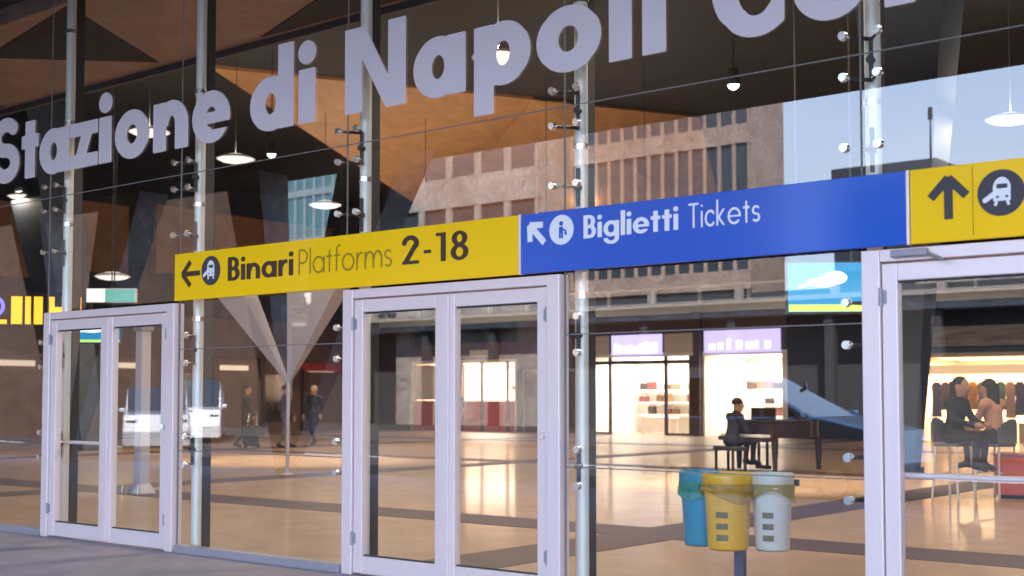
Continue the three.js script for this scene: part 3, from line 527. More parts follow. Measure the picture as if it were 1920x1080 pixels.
{
  const s = thing('led_board', 'orange lit board with a blue symbol at the left edge', 'departure board', [-23.2, 2.8, -6], 0.9);
  part('housing', rb(-1.3, 0, -0.14, 1.3, 0.72, 0), M.black, s);
  const o = glow([1, 0.42, 0.02], 0.22), b = glow([0.2, 0.2, 0.8], 0.16);
  for (const [a, c] of [[-0.2, 0.0], [0.06, 0.16], [0.22, 0.38], [0.5, 0.6], [0.74, 0.84], [0.92, 1.1]]) part('led_character', bx(a, 0.08, 0.002, c, 0.62, 0.012), o, s);
  part('led_character', bx(0.6, 0.3, 0.002, 0.74, 0.42, 0.012), o, s); part('led_line', bx(-0.75, 0.08, 0.002, -0.28, 0.16, 0.012), o, s);
  part('led_symbol', T(new THREE.TorusGeometry(0.17, 0.035, 8, 28), -0.52, 0.42, 0.02), b, s);
  for (const x of [-1, 1]) part('hanger', rod([x, 0.72, -0.07], [x, 7.18, -0.07], 0.02, 0.02, 6), M.darkSteel, s);
}
{
  const s = thing('exit_sign', 'small lit white and green exit sign above the left door', 'exit sign', [-20.2, 3.16, -6], 0.7);
  part('housing', rb(-0.45, 0, -0.08, 0.45, 0.26, 0), M.white, s);
  part('sign_white', bx(-0.43, 0.02, 0.001, -0.12, 0.24, 0.008), glow([0.95, 0.95, 1], 0.25), s); part('sign_green', bx(-0.11, 0.02, 0.001, 0.43, 0.24, 0.008), glow([0.1, 0.3, 0.26], 0.15), s);
  part('hanger', rod([0, 0.26, -0.04], [0, 6.82, -0.04], 0.012, 0.012, 6), M.darkSteel, s);
}

// ---------------------------------------------------------------- bins
{
  const z = -1.35, st = thing('bin_stand', 'grey blue post carrying the three plastic bins', 'bin stand', [-4.9, 0, z - 0.1]);
  const bm = std([0.07, 0.085, 0.15], 0.5);
  part('post', rb(-0.04, 0.02, -0.03, 0.04, 0.86, 0.03), bm, st); part('foot_plate', rb(-0.2, 0.004, -0.2, 0.2, 0.022, 0.2), bm, st); part('crossbar', rb(-0.52, 0.78, -0.055, 0.48, 0.83, -0.031), bm, st);
  const bin = (x, zz, r, col, lab, bag, stripe) => {
    const b = thing('waste_bin', lab, 'waste bin', [x, 0.3, zz]), pm = phys(col, 0.35, { clearcoat: 0.3, clearcoatRoughness: 0.2, bumpMap: rep(fine, 1), bumpScale: 0.0008 });
    part('body', new THREE.LatheGeometry([[0, 0.004], [r * 0.78, 0], [r * 0.82, 0.02], [r * 0.9, 0.3], [r * 0.97, 0.5], [r * 0.93, 0.5], [r * 0.86, 0.3], [r * 0.78, 0.03], [0, 0.02]].map((p) => new THREE.Vector2(...p)), 36), pm, b);
    part('rim', new THREE.LatheGeometry([[r * 0.9, 0.43], [r, 0.43], [r * 1.04, 0.46], [r * 1.05, 0.555], [r * 1.0, 0.58], [r * 0.93, 0.575], [r * 0.9, 0.5]].map((p) => new THREE.Vector2(...p)), 36), pm, b);
    const n = 40, pts = []; for (let i = 0; i <= n; i++) { const u = i / n; pts.push(new THREE.Vector2(r * (1.06 + 0.04 * u + 0.02 * Math.sin(u * 9)), 0.5 - u * 0.1)); }
    const g = new THREE.LatheGeometry(pts, 48), p = g.attributes.position;
    for (let i = 0; i < p.count; i++) { const a = Math.atan2(p.getZ(i), p.getX(i)), u = (0.5 - p.getY(i)) / 0.1, k = 1 + 0.05 * u * Math.sin(a * 11 + 2 * Math.sin(a * 3)); p.setXYZ(i, p.getX(i) * k, p.getY(i) + 0.05 * u * Math.sin(a * 2 + x * 7), p.getZ(i) * k); }
    g.computeVertexNormals();
    part('bin_bag', g, phys(bag, 0.5, { transmission: 0.45, thickness: 0, side: THREE.DoubleSide }), b);
    if (stripe) for (let i = 0; i < 3; i++) for (let j = 0; j < 2; j++) { const a = 0.1 + j * 0.28, y = 0.1 + i * 0.085, q = r * (0.835 + 0.27 * y) + 0.002; const m = part('printed_mark', rb(-0.022, -0.022, -0.002, 0.022, 0.022, 0.002, 0.001), markInk, b); m.position.set(Math.sin(a) * q, y, Math.cos(a) * q); m.rotation.y = a; }
    return b;
  };
  bin(-5.17, z + 0.02, 0.165, [0.005, 0.25, 0.42], 'teal blue plastic bin with a green bag, left of three', [0.05, 0.42, 0.36], false);
  bin(-4.87, z + 0.14, 0.185, [0.75, 0.42, 0.015], 'yellow plastic bin in the middle of the three bins', [0.6, 0.4, 0.05], true);
  bin(-4.58, z - 0.02, 0.155, [0.62, 0.62, 0.58], 'white plastic bin with dark printed marks, right of three', [0.5, 0.42, 0.16], true);
}

// ---------------------------------------------------------------- people
const skin = [0.42, 0.24, 0.17];
function person(label, pos, turn, o, group) {
  const g = thing('person', label, 'person', pos, turn, group);
  const J = o.joints, B = [];                               // bones: a, b, ra, rb, colour
  const top = o.top, leg = o.legs, shoe = o.shoes ?? [0.02, 0.02, 0.02], sk = o.skin ?? skin, sl = o.bareArms ? sk : top;
  const add = (a, b, ra, rb_, c) => B.push([J[a] ?? a, J[b] ?? b, ra, rb_, c]);
  add('pelvisL', 'pelvisR', 0.115, 0.115, o.coat ? top : leg); add('pelvis', 'waist', 0.125, 0.115, top); add('waist', 'chest', 0.115, 0.14, top); add('shL', 'shR', 0.075, 0.075, top); add('chest', 'neck', 0.12, 0.06, top); add('neck', 'head', 0.052, 0.055, sk);
  const h = J.head, f = o.look ?? [0, 0, 1];
  B.push([[h[0], h[1] + 0.02, h[2]], [h[0], h[1] + 0.12, h[2]], 0.078, 0.092, sk]);
  B.push([[h[0] + f[0] * 0.03, h[1] + 0.0, h[2] + f[2] * 0.03], [h[0] + f[0] * 0.04, h[1] + 0.09, h[2] + f[2] * 0.04], 0.055, 0.068, sk]);
  B.push([[h[0] + f[0] * 0.1, h[1] + 0.07, h[2] + f[2] * 0.1], [h[0] + f[0] * 0.115, h[1] + 0.045, h[2] + f[2] * 0.115], 0.012, 0.02, sk]);
  for (const s of [-1, 1]) B.push([[h[0] + s * f[2] * 0.088, h[1] + 0.04, h[2] - s * f[0] * 0.088], [h[0] + s * f[2] * 0.092, h[1] + 0.09, h[2] - s * f[0] * 0.092], 0.016, 0.02, sk]);
  for (const s of ['L', 'R']) {
    add('sh' + s, 'el' + s, 0.062, 0.048, sl); add('el' + s, 'wr' + s, 0.047, 0.034, sl); add('wr' + s, 'ha' + s, 0.032, 0.036, sk);
    add('hip' + s, 'kn' + s, 0.092, 0.064, leg); add('kn' + s, 'an' + s, 0.062, 0.042, leg); add('an' + s, 'to' + s, 0.048, 0.042, shoe);
    if (o.coat) add('hip' + s, 'kn' + s, 0.115, 0.1, top);
  }
  let lo = [9, 9, 9], hi = [-9, -9, -9];
  for (const [a, b, r] of B) for (const p of [a, b]) for (let k = 0; k < 3; k++) { lo[k] = Math.min(lo[k], p[k] - 0.2); hi[k] = Math.max(hi[k], p[k] + 0.2); }
  const res = o.res ?? 84, size = Math.max(hi[0] - lo[0], hi[1] - lo[1], hi[2] - lo[2]), mc = new MarchingCubes(res, new THREE.MeshBasicMaterial(), false, false, 90000);
  const c0 = [0, 1, 2].map((k) => (lo[k] + hi[k]) / 2), hs = res / 2, fld = mc.field;
  const dist = (b, x, y, z) => { const [p, q, ra, rb2] = b, dx = q[0] - p[0], dy = q[1] - p[1], dz = q[2] - p[2], t = Math.max(0, Math.min(1, ((x - p[0]) * dx + (y - p[1]) * dy + (z - p[2]) * dz) / (dx * dx + dy * dy + dz * dz + 1e-9))); return Math.hypot(x - p[0] - dx * t, y - p[1] - dy * t, z - p[2] - dz * t) - ra - (rb2 - ra) * t; };
  for (let k = 0; k < res; k++) for (let j = 0; j < res; j++) for (let i = 0; i < res; i++) {
    const x = c0[0] + (i - hs) / hs * size / 2, y = c0[1] + (j - hs) / hs * size / 2, z = c0[2] + (k - hs) / hs * size / 2; let s = 0, m = 9;
    for (const b of B) { const d = dist(b, x, y, z); if (d < m) m = d; if (d < 0.25) s += Math.exp(-d * 55); }
    fld[i + j * res + k * res * res] = s > 0 ? Math.log(s) / 55 : -m;
  }
  mc.isolation = 0; mc.update();
  const n = mc.count, pos3 = new Float32Array(n * 3), nor = mc.normalArray.slice(0, n * 3), col = new Float32Array(n * 3);
  for (let i = 0; i < n; i++) {
    const p = [0, 1, 2].map((k) => c0[k] + mc.positionArray[i * 3 + k] * size / 2); pos3.set(p, i * 3);
    let m = 9, c = top; for (const b of B) { const d = dist(b, ...p); if (d < m) { m = d; c = b[4]; } } col.set(c, i * 3);
  }
  const bodyG = new THREE.BufferGeometry(); bodyG.setAttribute('position', new THREE.BufferAttribute(pos3, 3)); bodyG.setAttribute('normal', new THREE.BufferAttribute(nor, 3)); bodyG.setAttribute('color', new THREE.BufferAttribute(col, 3));
  const extra = [bodyG];
  const tint = (q, c) => { const u = q.toNonIndexed(); u.deleteAttribute('uv'); const a = new Float32Array(u.attributes.position.count * 3); for (let i = 0; i < a.length; i += 3) a.set(c, i); u.setAttribute('color', new THREE.BufferAttribute(a, 3)); return u; };
  for (const s of ['L', 'R']) {                              // five fingers on each hand
    const w = V(...J['wr' + s]), e = V(...J['ha' + s]), d = e.clone().sub(w).normalize(), side = d.clone().cross(V(0, 0, 1)); if (side.length() < 0.3) side.copy(d).cross(V(1, 0, 0)); side.normalize(); const up = d.clone().cross(side);
    for (let k = 0; k < 4; k++) { const r0 = e.clone().addScaledVector(side, (k - 1.5) * 0.019).addScaledVector(d, 0.012), m1 = r0.clone().addScaledVector(d, [0.04, 0.05, 0.055, 0.045][k]).addScaledVector(up, 0.012), m2 = m1.clone().addScaledVector(d, 0.028).addScaledVector(up, 0.024); extra.push(tint(rod(r0.toArray(), m1.toArray(), 0.0095, 0.0085, 6), sk), tint(rod(m1.toArray(), m2.toArray(), 0.0085, 0.007, 6), sk)); }
    const t0 = w.clone().lerp(e, 0.45).addScaledVector(side, -0.03), t1 = t0.clone().addScaledVector(d, 0.045).addScaledVector(side, -0.022); extra.push(tint(rod(t0.toArray(), t1.toArray(), 0.011, 0.009, 6), sk));
  }
  for (const s of [-1, 1]) { const ex = [h[0] + f[0] * 0.094 + s * f[2] * 0.033, h[1] + 0.085, h[2] + f[2] * 0.094 - s * f[0] * 0.033]; extra.push(tint(T(new THREE.SphereGeometry(0.012, 8, 6), ...ex), [0.02, 0.015, 0.012])); }
  extra.push(tint(T(new THREE.BoxGeometry(0.045, 0.01, 0.02).rotateY(Math.atan2(f[0], f[2])), h[0] + f[0] * 0.09, h[1] + 0.012, h[2] + f[2] * 0.09), [0.25, 0.08, 0.07]));
  part('body', mergeGeometries(extra), new THREE.MeshStandardMaterial({ vertexColors: true, roughness: 0.8 }), g);
  const hc = [h[0] - f[0] * 0.018, h[1] + 0.115, h[2] - f[2] * 0.018], hg = [T(new THREE.SphereGeometry(0.112, 20, 14, 0, TAU, 0, 1.75), ...hc)];
  if (o.longHair) hg.push(rod([hc[0] - f[0] * 0.05, hc[1] + 0.03, hc[2] - f[2] * 0.05], [hc[0] - f[0] * 0.08, hc[1] - 0.34, hc[2] - f[2] * 0.08], 0.1, 0.085, 14));
  part('hair', merge(hg), std(o.hair ?? [0.02, 0.014, 0.01], 0.75), g);
  return g;
}
const stand = (st = 0.12) => ({ pelvis: [0, 0.98, 0], pelvisL: [0.07, 0.93, 0], pelvisR: [-0.07, 0.93, 0], waist: [0, 1.12, 0.005], chest: [0, 1.32, 0.01], neck: [0, 1.5, 0.0], head: [0, 1.58, 0.015], shL: [0.17, 1.43, 0], shR: [-0.17, 1.43, 0], elL: [0.24, 1.15, -0.04 - st * 0.4], elR: [-0.24, 1.15, -0.04 + st * 0.6], wrL: [0.24, 0.92, 0.06 - st * 0.4], wrR: [-0.24, 0.92, 0.1 + st * 0.6], haL: [0.235, 0.85, 0.09 - st * 0.4], haR: [-0.235, 0.85, 0.13 + st * 0.6], hipL: [0.09, 0.9, 0], hipR: [-0.09, 0.9, 0], knL: [0.095, 0.5, 0.04 + st * 0.8], knR: [-0.095, 0.5, 0.02 - st * 0.35], anL: [0.095, 0.085, st * 1.3], anR: [-0.095, 0.1, -0.04 - st * 1.6], toL: [0.1, 0.045, st * 1.3 + 0.16], toR: [-0.1, 0.045, -st * 1.6 + 0.1] });
const sit = (sy, lean = 0) => ({ pelvis: [0, sy + 0.12, 0], pelvisL: [0.08, sy + 0.11, 0.02], pelvisR: [-0.08, sy + 0.11, 0.02], waist: [0, sy + 0.27, 0.02 + lean * 0.3], chest: [0, sy + 0.47, 0.02 + lean * 0.7], neck: [0, sy + 0.64, 0.03 + lean], head: [0, sy + 0.72, 0.06 + lean], shL: [0.17, sy + 0.57, lean * 0.85], shR: [-0.17, sy + 0.57, lean * 0.85], elL: [0.23, sy + 0.32, 0.1 + lean], elR: [-0.23, sy + 0.32, 0.1 + lean], wrL: [0.16, sy + 0.26, 0.34 + lean], wrR: [-0.14, sy + 0.26, 0.34 + lean], haL: [0.12, sy + 0.25, 0.41 + lean], haR: [-0.1, sy + 0.25, 0.41 + lean], hipL: [0.09, sy + 0.1, 0.06], hipR: [-0.09, sy + 0.1, 0.06], knL: [0.11, sy + 0.1, 0.46], knR: [-0.11, sy + 0.1, 0.46], anL: [0.11, sy - 0.3, 0.42], anR: [-0.11, sy - 0.3, 0.44], toL: [0.11, sy - 0.34, 0.57], toR: [-0.11, sy - 0.34, 0.59] });
const P1 = person('person in long black coat walking away pulling a black suitcase', [-29.1, 0, -16.4], 2.5, { joints: stand(0.16), top: [0.012, 0.01, 0.011], legs: [0.02, 0.018, 0.02], coat: true, longHair: true });
person('person in dark jacket walking alone behind the platforms sign', [-29.0, 0, -18.9], 0.4, { joints: stand(0.15), top: [0.014, 0.012, 0.012], legs: [0.03, 0.025, 0.022], coat: true, hair: [0.4, 0.3, 0.2] });
person('person in brown jacket walking beside the black coat', [-28.1, 0, -17.0], 2.7, { joints: stand(0.12), top: [0.07, 0.035, 0.025], legs: [0.12, 0.11, 0.12] });
person('person in grey top and blue jeans standing at far left', [-30.1, 0, -11.3], 1.2, { joints: stand(0.06), top: [0.16, 0.16, 0.18], legs: [0.06, 0.1, 0.19] });
person('person in blue jacket standing in front of the red counter', [-35.6, 0, -33.0], 0.3, { joints: stand(0.05), top: [0.07, 0.1, 0.24], legs: [0.1, 0.1, 0.14], res: 70 });
person('person in dark clothes seated at the brown piano', [-12.36, 0, -14.58], Math.PI / 2 + 1.1, { joints: sit(0.5, 0.12), top: [0.02, 0.018, 0.028], legs: [0.02, 0.02, 0.03] });
person('person in dark clothes and long dark hair seated at far right', [-6.62, 0, -10.7], 1.35, { joints: sit(0.8, 0.1), top: [0.01, 0.01, 0.012], legs: [0.012, 0.012, 0.018], longHair: true, look: [0, 0, 1] });
person('person in peach top with dark hair seated at far right', [-6.25, 0, -11.5], -1.9, { joints: sit(0.78, 0.08), top: [0.6, 0.3, 0.18], legs: [0.04, 0.04, 0.06], longHair: true, bareArms: true });
function stool(label, pos, turn, sy) {
  const s = thing('bar_chair', label, 'chair', pos, turn, 'tall chairs at far right'), m = std([0.09, 0.1, 0.11], 0.45);
  part('seat', rb(-0.2, sy - 0.045, -0.18, 0.2, sy - 0.005, 0.22, 0.018), m, s);
  const n = 10, g = []; for (let i = 0; i < n; i++) { const a = (i / (n - 1) - 0.5) * 2.2; g.push(rb(-0.028, sy, -0.012, 0.028, sy + 0.36 - 0.1 * a * a, 0.012, 0.006).translate(0, 0, -0.26).rotateY(a * 0.72)); }
  part('backrest', merge(g), m, s);
  for (const [x, z] of [[-0.17, -0.15], [0.17, -0.15], [-0.17, 0.18], [0.17, 0.18]]) part('leg', rod([x * 1.3, 0, z * 1.25], [x, sy - 0.04, z], 0.016, 0.016, 10), M.post, s);
  part('footrest', merge([rod([-0.2, 0.36, 0.21], [0.2, 0.36, 0.21], 0.012), rod([-0.2, 0.36, -0.17], [0.2, 0.36, -0.17], 0.012)]), M.post, s);
}
stool('tall grey chair under the person in dark clothes', [-6.62, 0, -10.7], 1.35, 0.8); stool('tall grey chair under the person in the peach top', [-6.25, 0, -11.5], -1.9, 0.78);
{ const b = thing('red_counter', 'low red counter block at the right edge', 'counter', [-5.6, 0, -11.75], 0.2); part('body', rb(-0.7, 0.05, -0.3, 0.5, 0.6, 0.3, 0.02), std([0.6, 0.06, 0.02], 0.45), b); part('top', rb(-0.72, 0.6, -0.32, 0.52, 0.64, 0.32), std([0.3, 0.04, 0.02], 0.4), b); part('plinth', bx(-0.66, 0.004, -0.26, 0.46, 0.05, 0.26), M.darkSteel, b); }
{ const s = thing('suitcase', 'black wheeled suitcase pulled behind the person in black', 'suitcase', [-28.5, 0, -16.1], 0.6), m = std([0.015, 0.015, 0.018], 0.5); part('shell', T(new RoundedBoxGeometry(0.42, 0.58, 0.26, 3, 0.06), 0, 0.37, 0), m, s); part('handle', merge([rod([-0.12, 0.66, -0.08], [-0.12, 1.0, -0.2], 0.01), rod([0.12, 0.66, -0.08], [0.12, 1.0, -0.2], 0.01), rod([-0.12, 1.0, -0.2], [0.12, 1.0, -0.2], 0.012)]), M.chrome, s); for (const x of [-0.16, 0.16]) for (const z of [-0.08, 0.08]) part('wheel', rod([x - 0.015, 0.04, z], [x + 0.015, 0.04, z], 0.04, 0.04, 14), M.gasket, s); }
{ // station piano
  const p = thing('grand_piano', 'dark brown grand piano in front of the right bright shop', 'piano', [-11.75, 0, -15.8], 1.1), m = phys([0.03, 0.014, 0.01], 0.5, { clearcoat: 0.1, clearcoatRoughness: 0.2 });
  const sp = new THREE.Shape(); sp.moveTo(-0.75, 0); sp.lineTo(0.75, 0); sp.lineTo(0.75, 0.75); sp.bezierCurveTo(0.72, 1.15, 0.2, 1.05, 0.12, 1.45); sp.bezierCurveTo(0.06, 1.78, -0.7, 1.85, -0.75, 1.4); sp.closePath();
  const flat = (d, y) => new THREE.ExtrudeGeometry(sp, { depth: d, bevelSize: 0.01, bevelThickness: 0.01, bevelSegments: 2, curveSegments: 10 }).rotateX(-Math.PI / 2).rotateY(-Math.PI / 2).translate(-0.9, y, 0);
  part('case', flat(0.26, 0.68), m, p); part('lid', flat(0.015, 0.975), m, p);
  part('keyboard', rb(-1.12, 0.68, -0.7, -0.92, 0.73, 0.7), M.white, p); part('key_bed', rb(-1.14, 0.6, -0.76, -0.9, 0.678, 0.76), m, p); part('music_stand', rb(-0.6, 1.0, -0.4, -0.57, 1.24, 0.4), m, p);
  for (const [x, z] of [[-0.75, -0.6], [-0.75, 0.6], [0.5, 0.3]]) part('leg', rod([x, 0.03, z], [x, 0.67, z], 0.045, 0.075, 10), m, p);
  part('pedal_lyre', merge([bx(-0.62, 0.08, -0.16, -0.58, 0.67, -0.12), bx(-0.62, 0.08, 0.12, -0.58, 0.67, 0.16), bx(-0.66, 0.05, -0.18, -0.54, 0.12, 0.18)]), m, p);
  const q = thing('piano_bench', 'dark bench under the seated pianist', 'bench', [-12.36, 0, -14.58], 1.1); part('seat', rb(-0.18, 0.42, -0.34, 0.18, 0.5, 0.34, 0.02), M.gasket, q); for (const [x, z] of [[-0.14, -0.29], [0.14, -0.29], [-0.14, 0.29], [0.14, 0.29]]) part('leg', bx(x - 0.02, 0, z - 0.02, x + 0.02, 0.419, z + 0.02), m, q);
}
// ---------------------------------------------------------------- columns standing in the hall
function tapered(parent, name, lo, hi, y0, y1, z, d0, d1, mat) {   // lo, hi: [x0, x1] at y0 and y1
  const P = [[lo[0], y0, z - d0], [lo[1], y0, z - d0], [hi[1], y1, z - d1], [hi[0], y1, z - d1]].map((p) => V(...p)), Q = [[lo[0], y0, z + d0], [lo[1], y0, z + d0], [hi[1], y1, z + d1], [hi[0], y1, z + d1]].map((p) => V(...p)), pos = [];
  const f = (a, b, c, d) => { for (const v of [a, b, c, a, c, d]) pos.push(v.x, v.y, v.z); };
  f(P[1], P[0], P[3], P[2]); f(Q[0], Q[1], Q[2], Q[3]); for (let i = 0; i < 4; i++) { const j = (i + 1) % 4; f(P[i], P[j], Q[j], Q[i]); }
  const g = new THREE.BufferGeometry(); g.setAttribute('position', new THREE.Float32BufferAttribute(pos, 3)); g.computeVertexNormals(); return part(name, metricUV(g), mat, parent);
}
{
  const c = thing('forked_column', 'pale lilac forked column on a thin stem under the platforms sign', 'column', [-18.42, 0, -8.66]);
  part('stem', rod([0, 0.02, 0], [0, 1.8, 0], 0.035, 0.035, 14), M.lilac, c); part('foot', new THREE.CylinderGeometry(0.1, 0.13, 0.03, 20).translate(0, 0.019, 0), M.lilac, c);
  tapered(c, 'arm', [-0.05, 0.0], [-2.9, -1.7], 1.75, 4.3, 0, 0.03, 0.25, M.lilac); tapered(c, 'arm', [0.001, 0.06], [0.22, 2.2], 1.75, 4.3, 0, 0.03, 0.25, M.lilac);
  const d = thing('tapered_pylon', 'dark slate pylon widening upwards inside the right door', 'column', [-9.35, 0, -15.9]);
  tapered(d, 'shaft', [-0.14, 0.16], [-0.75, 1.1], 0, 9.98, 0, 0.15, 0.6, M.slate); part('shoe', rb(-0.2, 0.005, -0.22, 0.22, 0.14, 0.22), M.darkSteel, d);
  const e = thing('white_post', 'slim white post with a bolted foot inside the left door', 'post', [-16.56, 0, -4.16]);
  part('shaft', rb(-0.085, 0.1, -0.085, 0.085, 2.45, 0.085, 0.02), M.lilac, e); part('foot', new THREE.CylinderGeometry(0.13, 0.22, 0.14, 4).rotateY(Math.PI / 4).translate(0, 0.075, 0), M.lilac, e);
  part('cap', rb(-0.11, 2.451, -0.11, 0.11, 2.52, 0.11), M.aluDark, e); for (const [x, z] of [[-0.2, 0.2], [0.2, 0.2], [-0.2, -0.2], [0.2, -0.2]]) part('foot_bolt', rod([x, 0.005, z], [x, 0.12, z], 0.02, 0.02, 10), M.chrome, e);
  const h = thing('slanted_pylon', 'dark leaning pylon behind the far left door', 'column', [-31, 0, -12.5]);
  tapered(h, 'shaft', [-0.3, 0.3], [-4.2, -2.2], 0, 9.98, 0, 0.3, 0.8, M.slate); part('shoe', rb(-0.4, 0.005, -0.4, 0.4, 0.12, 0.4), M.darkSteel, h);
}
// ================================================================ outside, mirrored by the glass
{ // canopy over the pavement with its leaning legs
  const c = thing('canopy', 'flat dark canopy on leaning concrete legs in front of the station', 'canopy');
  part('deck', metricUV(bx(-60, 5.98, 0.03, 24, 6.5, 9.06)), M.black, c);
  part('soffit', metricUV(bx(-60, 5.66, 0.6, 24, 5.979, 9.0)), M.black, c);
  part('fascia', bx(-60, 5.66, 9.0605, 24, 6.5, 9.16), M.darkSteel, c);
  const leg = (x, z, tops) => { for (const [x0, x1, zz] of tops) {
    const P = [[x - 0.12, 0, z - 0.12], [x + 0.12, 0, z - 0.12], [x1, 5.655, zz - 0.35], [x0, 5.655, zz - 0.35]].map((p) => V(...p)), Q = [[x - 0.12, 0, z + 0.12], [x + 0.12, 0, z + 0.12], [x1, 5.655, zz + 0.35], [x0, 5.655, zz + 0.35]].map((p) => V(...p)), pos = [];
    const f = (a, b, c2, d) => { for (const v of [a, b, c2, a, c2, d]) pos.push(v.x, v.y, v.z); };
    f(P[1], P[0], P[3], P[2]); f(Q[0], Q[1], Q[2], Q[3]); for (let i = 0; i < 4; i++) { const j = (i + 1) % 4; f(P[i], P[j], Q[j], Q[i]); }
    const g = new THREE.BufferGeometry(); g.setAttribute('position', new THREE.Float32BufferAttribute(pos, 3)); g.computeVertexNormals(); part('leg', metricUV(g), M.concrete, c); } };
  leg(-18.3, 8.5, [[-19.5, -18.5, 8.3], [-16.3, -14.7, 8.3]]);
  leg(-25.4, 8.5, [[-27.2, -26.0, 8.3], [-23.6, -22.2, 8.3]]);
}
const winGlass = phys([0.05, 0.065, 0.085], 0.12), tealGlass = phys([0.05, 0.16, 0.2], 0.1, { clearcoat: 1 });
function block(name, label, x0, x1, z, depth, h, o) {       // a slab building whose front faces the station
  const b = thing(name, label, 'building', [x0, 0, z]), w = x1 - x0;
  part('body', metricUV(bx(0, -0.14, 0.25, w, h, depth)), o.core ?? M.concrete, b);
  for (let f = 0; f < o.floors; f++) {
    const y = o.base + f * o.fh;
    part('spandrel', metricUV(bx(-0.02, y, 0, w + 0.02, y + o.sp, 0.249)), o.band, b);
    for (let i = 0; i < o.cols; i++) { const a = w * (i + 0.12) / o.cols, e = w * (i + 0.88) / o.cols; part('window', bx(a, y + o.sp + 0.002, 0.12, e, y + o.fh - 0.002, 0.248), o.glass, b); }
    if (f === 0) for (let i = 0; i <= o.cols; i++) { const a = w * (i - 0.11) / o.cols, e = w * (i + 0.11) / o.cols; part('fin', bx(Math.max(0, a), o.base + o.sp, 0.02, Math.min(w, e), o.base + o.floors * o.fh, 0.118), o.band, b); }
  }
  part('parapet', metricUV(bx(-0.1, h, -0.05, w + 0.1, h + 0.8, depth)), o.band, b);
  return b;
}
block('office_tower', 'tall pale office tower with vertical window strips', -38.6, -28.4, 45, 3.5, 34, { floors: 8, fh: 3.4, sp: 0.9, base: 6.4, cols: 13, band: M.concretePink, core: M.concretePink, glass: winGlass });
block('office_wing', 'pale office wing beside the tall tower', -49.2, -39.2, 43, 14, 28, { floors: 5, fh: 4, sp: 1.6, base: 7.5, cols: 5, core: M.concrete, band: M.concrete, glass: winGlass });
block('glass_building', 'teal glazed building across the square', -79, -66, 60, 15, 25, { floors: 6, fh: 3.8, sp: 0.5, base: 2, cols: 12, band: std([0.25, 0.33, 0.36], 0.5), glass: tealGlass });
block('long_building', 'long low building with bright upper storey far left', -112, -67.5, 58, 12, 10.5, { floors: 1, fh: 3.2, sp: 0.5, base: 6.8, cols: 16, core: M.brick, band: M.shopWhite, glass: winGlass });
block('low_building', 'low roofed building at the right of the square', -25.6, -20.8, 48, 8, 11.2, { floors: 1, fh: 3.4, sp: 1, base: 7.2, cols: 4, core: M.slate, band: M.slate, glass: winGlass });
{
  const p = thing('arcade_podium', 'long dark arcade with a pale band running under the office tower', 'building', [0, 0, 43.5]), dark = std([0.05, 0.055, 0.065], 0.7);
  part('body', metricUV(bx(-66, -0.14, 0.3, 2, 6.1, 1.4)), dark, p); part('band', metricUV(bx(-66.1, 4.95, -1.2, 2.1, 5.5, 0.299)), M.concrete, p); part('canopy_slab', bx(-66.1, 5.501, -1.6, 2.1, 5.7, 0.299), M.concrete, p);
  for (let i = 0; i < 15; i++) part('pillar', bx(-65 + i * 4.6, -0.14, -1.0, -64.6 + i * 4.6, 4.949, -0.6), dark, p);
  for (let i = 0; i < 15; i++) part('upper_post', bx(-65 + i * 4.6, 5.701, -0.3, -64.7 + i * 4.6, 6.3, 0), M.concrete, p);
}
block('terrace_house', 'grey low terrace to the right of the arcade', -20.6, -4, 45, 8, 8.4, { floors: 1, fh: 2.2, sp: 0.5, base: 6.2, cols: 9, core: M.brick, band: M.concrete, glass: winGlass });
{ const a = thing('roof_antenna', 'thin antenna mast on the low building', 'antenna', [-21.7, 12, 50]); part('mast', rod([0, 0, 0], [0, 2.6, 0], 0.06, 0.03, 8), M.darkSteel, a); part('head', rod([0, 2.2, 0], [0, 2.75, 0], 0.12, 0.1, 8), M.darkSteel, a); }
{ const h = thing('gabled_house', 'house with dark blue gabled roof far left', 'building', [-88, 0, 66]); part('wall', bx(-3.2, -0.14, -4, 3.2, 13.5, 8), M.concrete, h); const sp = new THREE.Shape([new THREE.Vector2(-3.6, 0), new THREE.Vector2(3.6, 0), new THREE.Vector2(0, 4.2)]); part('roof', T(new THREE.ExtrudeGeometry(sp, { depth: 13, bevelEnabled: false }), 0, 13.5, -4.5), std([0.07, 0.09, 0.15], 0.7), h); }
block('station_wing', 'dark brown brick station wing closing the far left', -110, -49, 9.5, 24, 13.5, { floors: 3, fh: 4, sp: 1.6, base: 0.6, cols: 18, core: M.brick, band: M.brick, glass: winGlass });
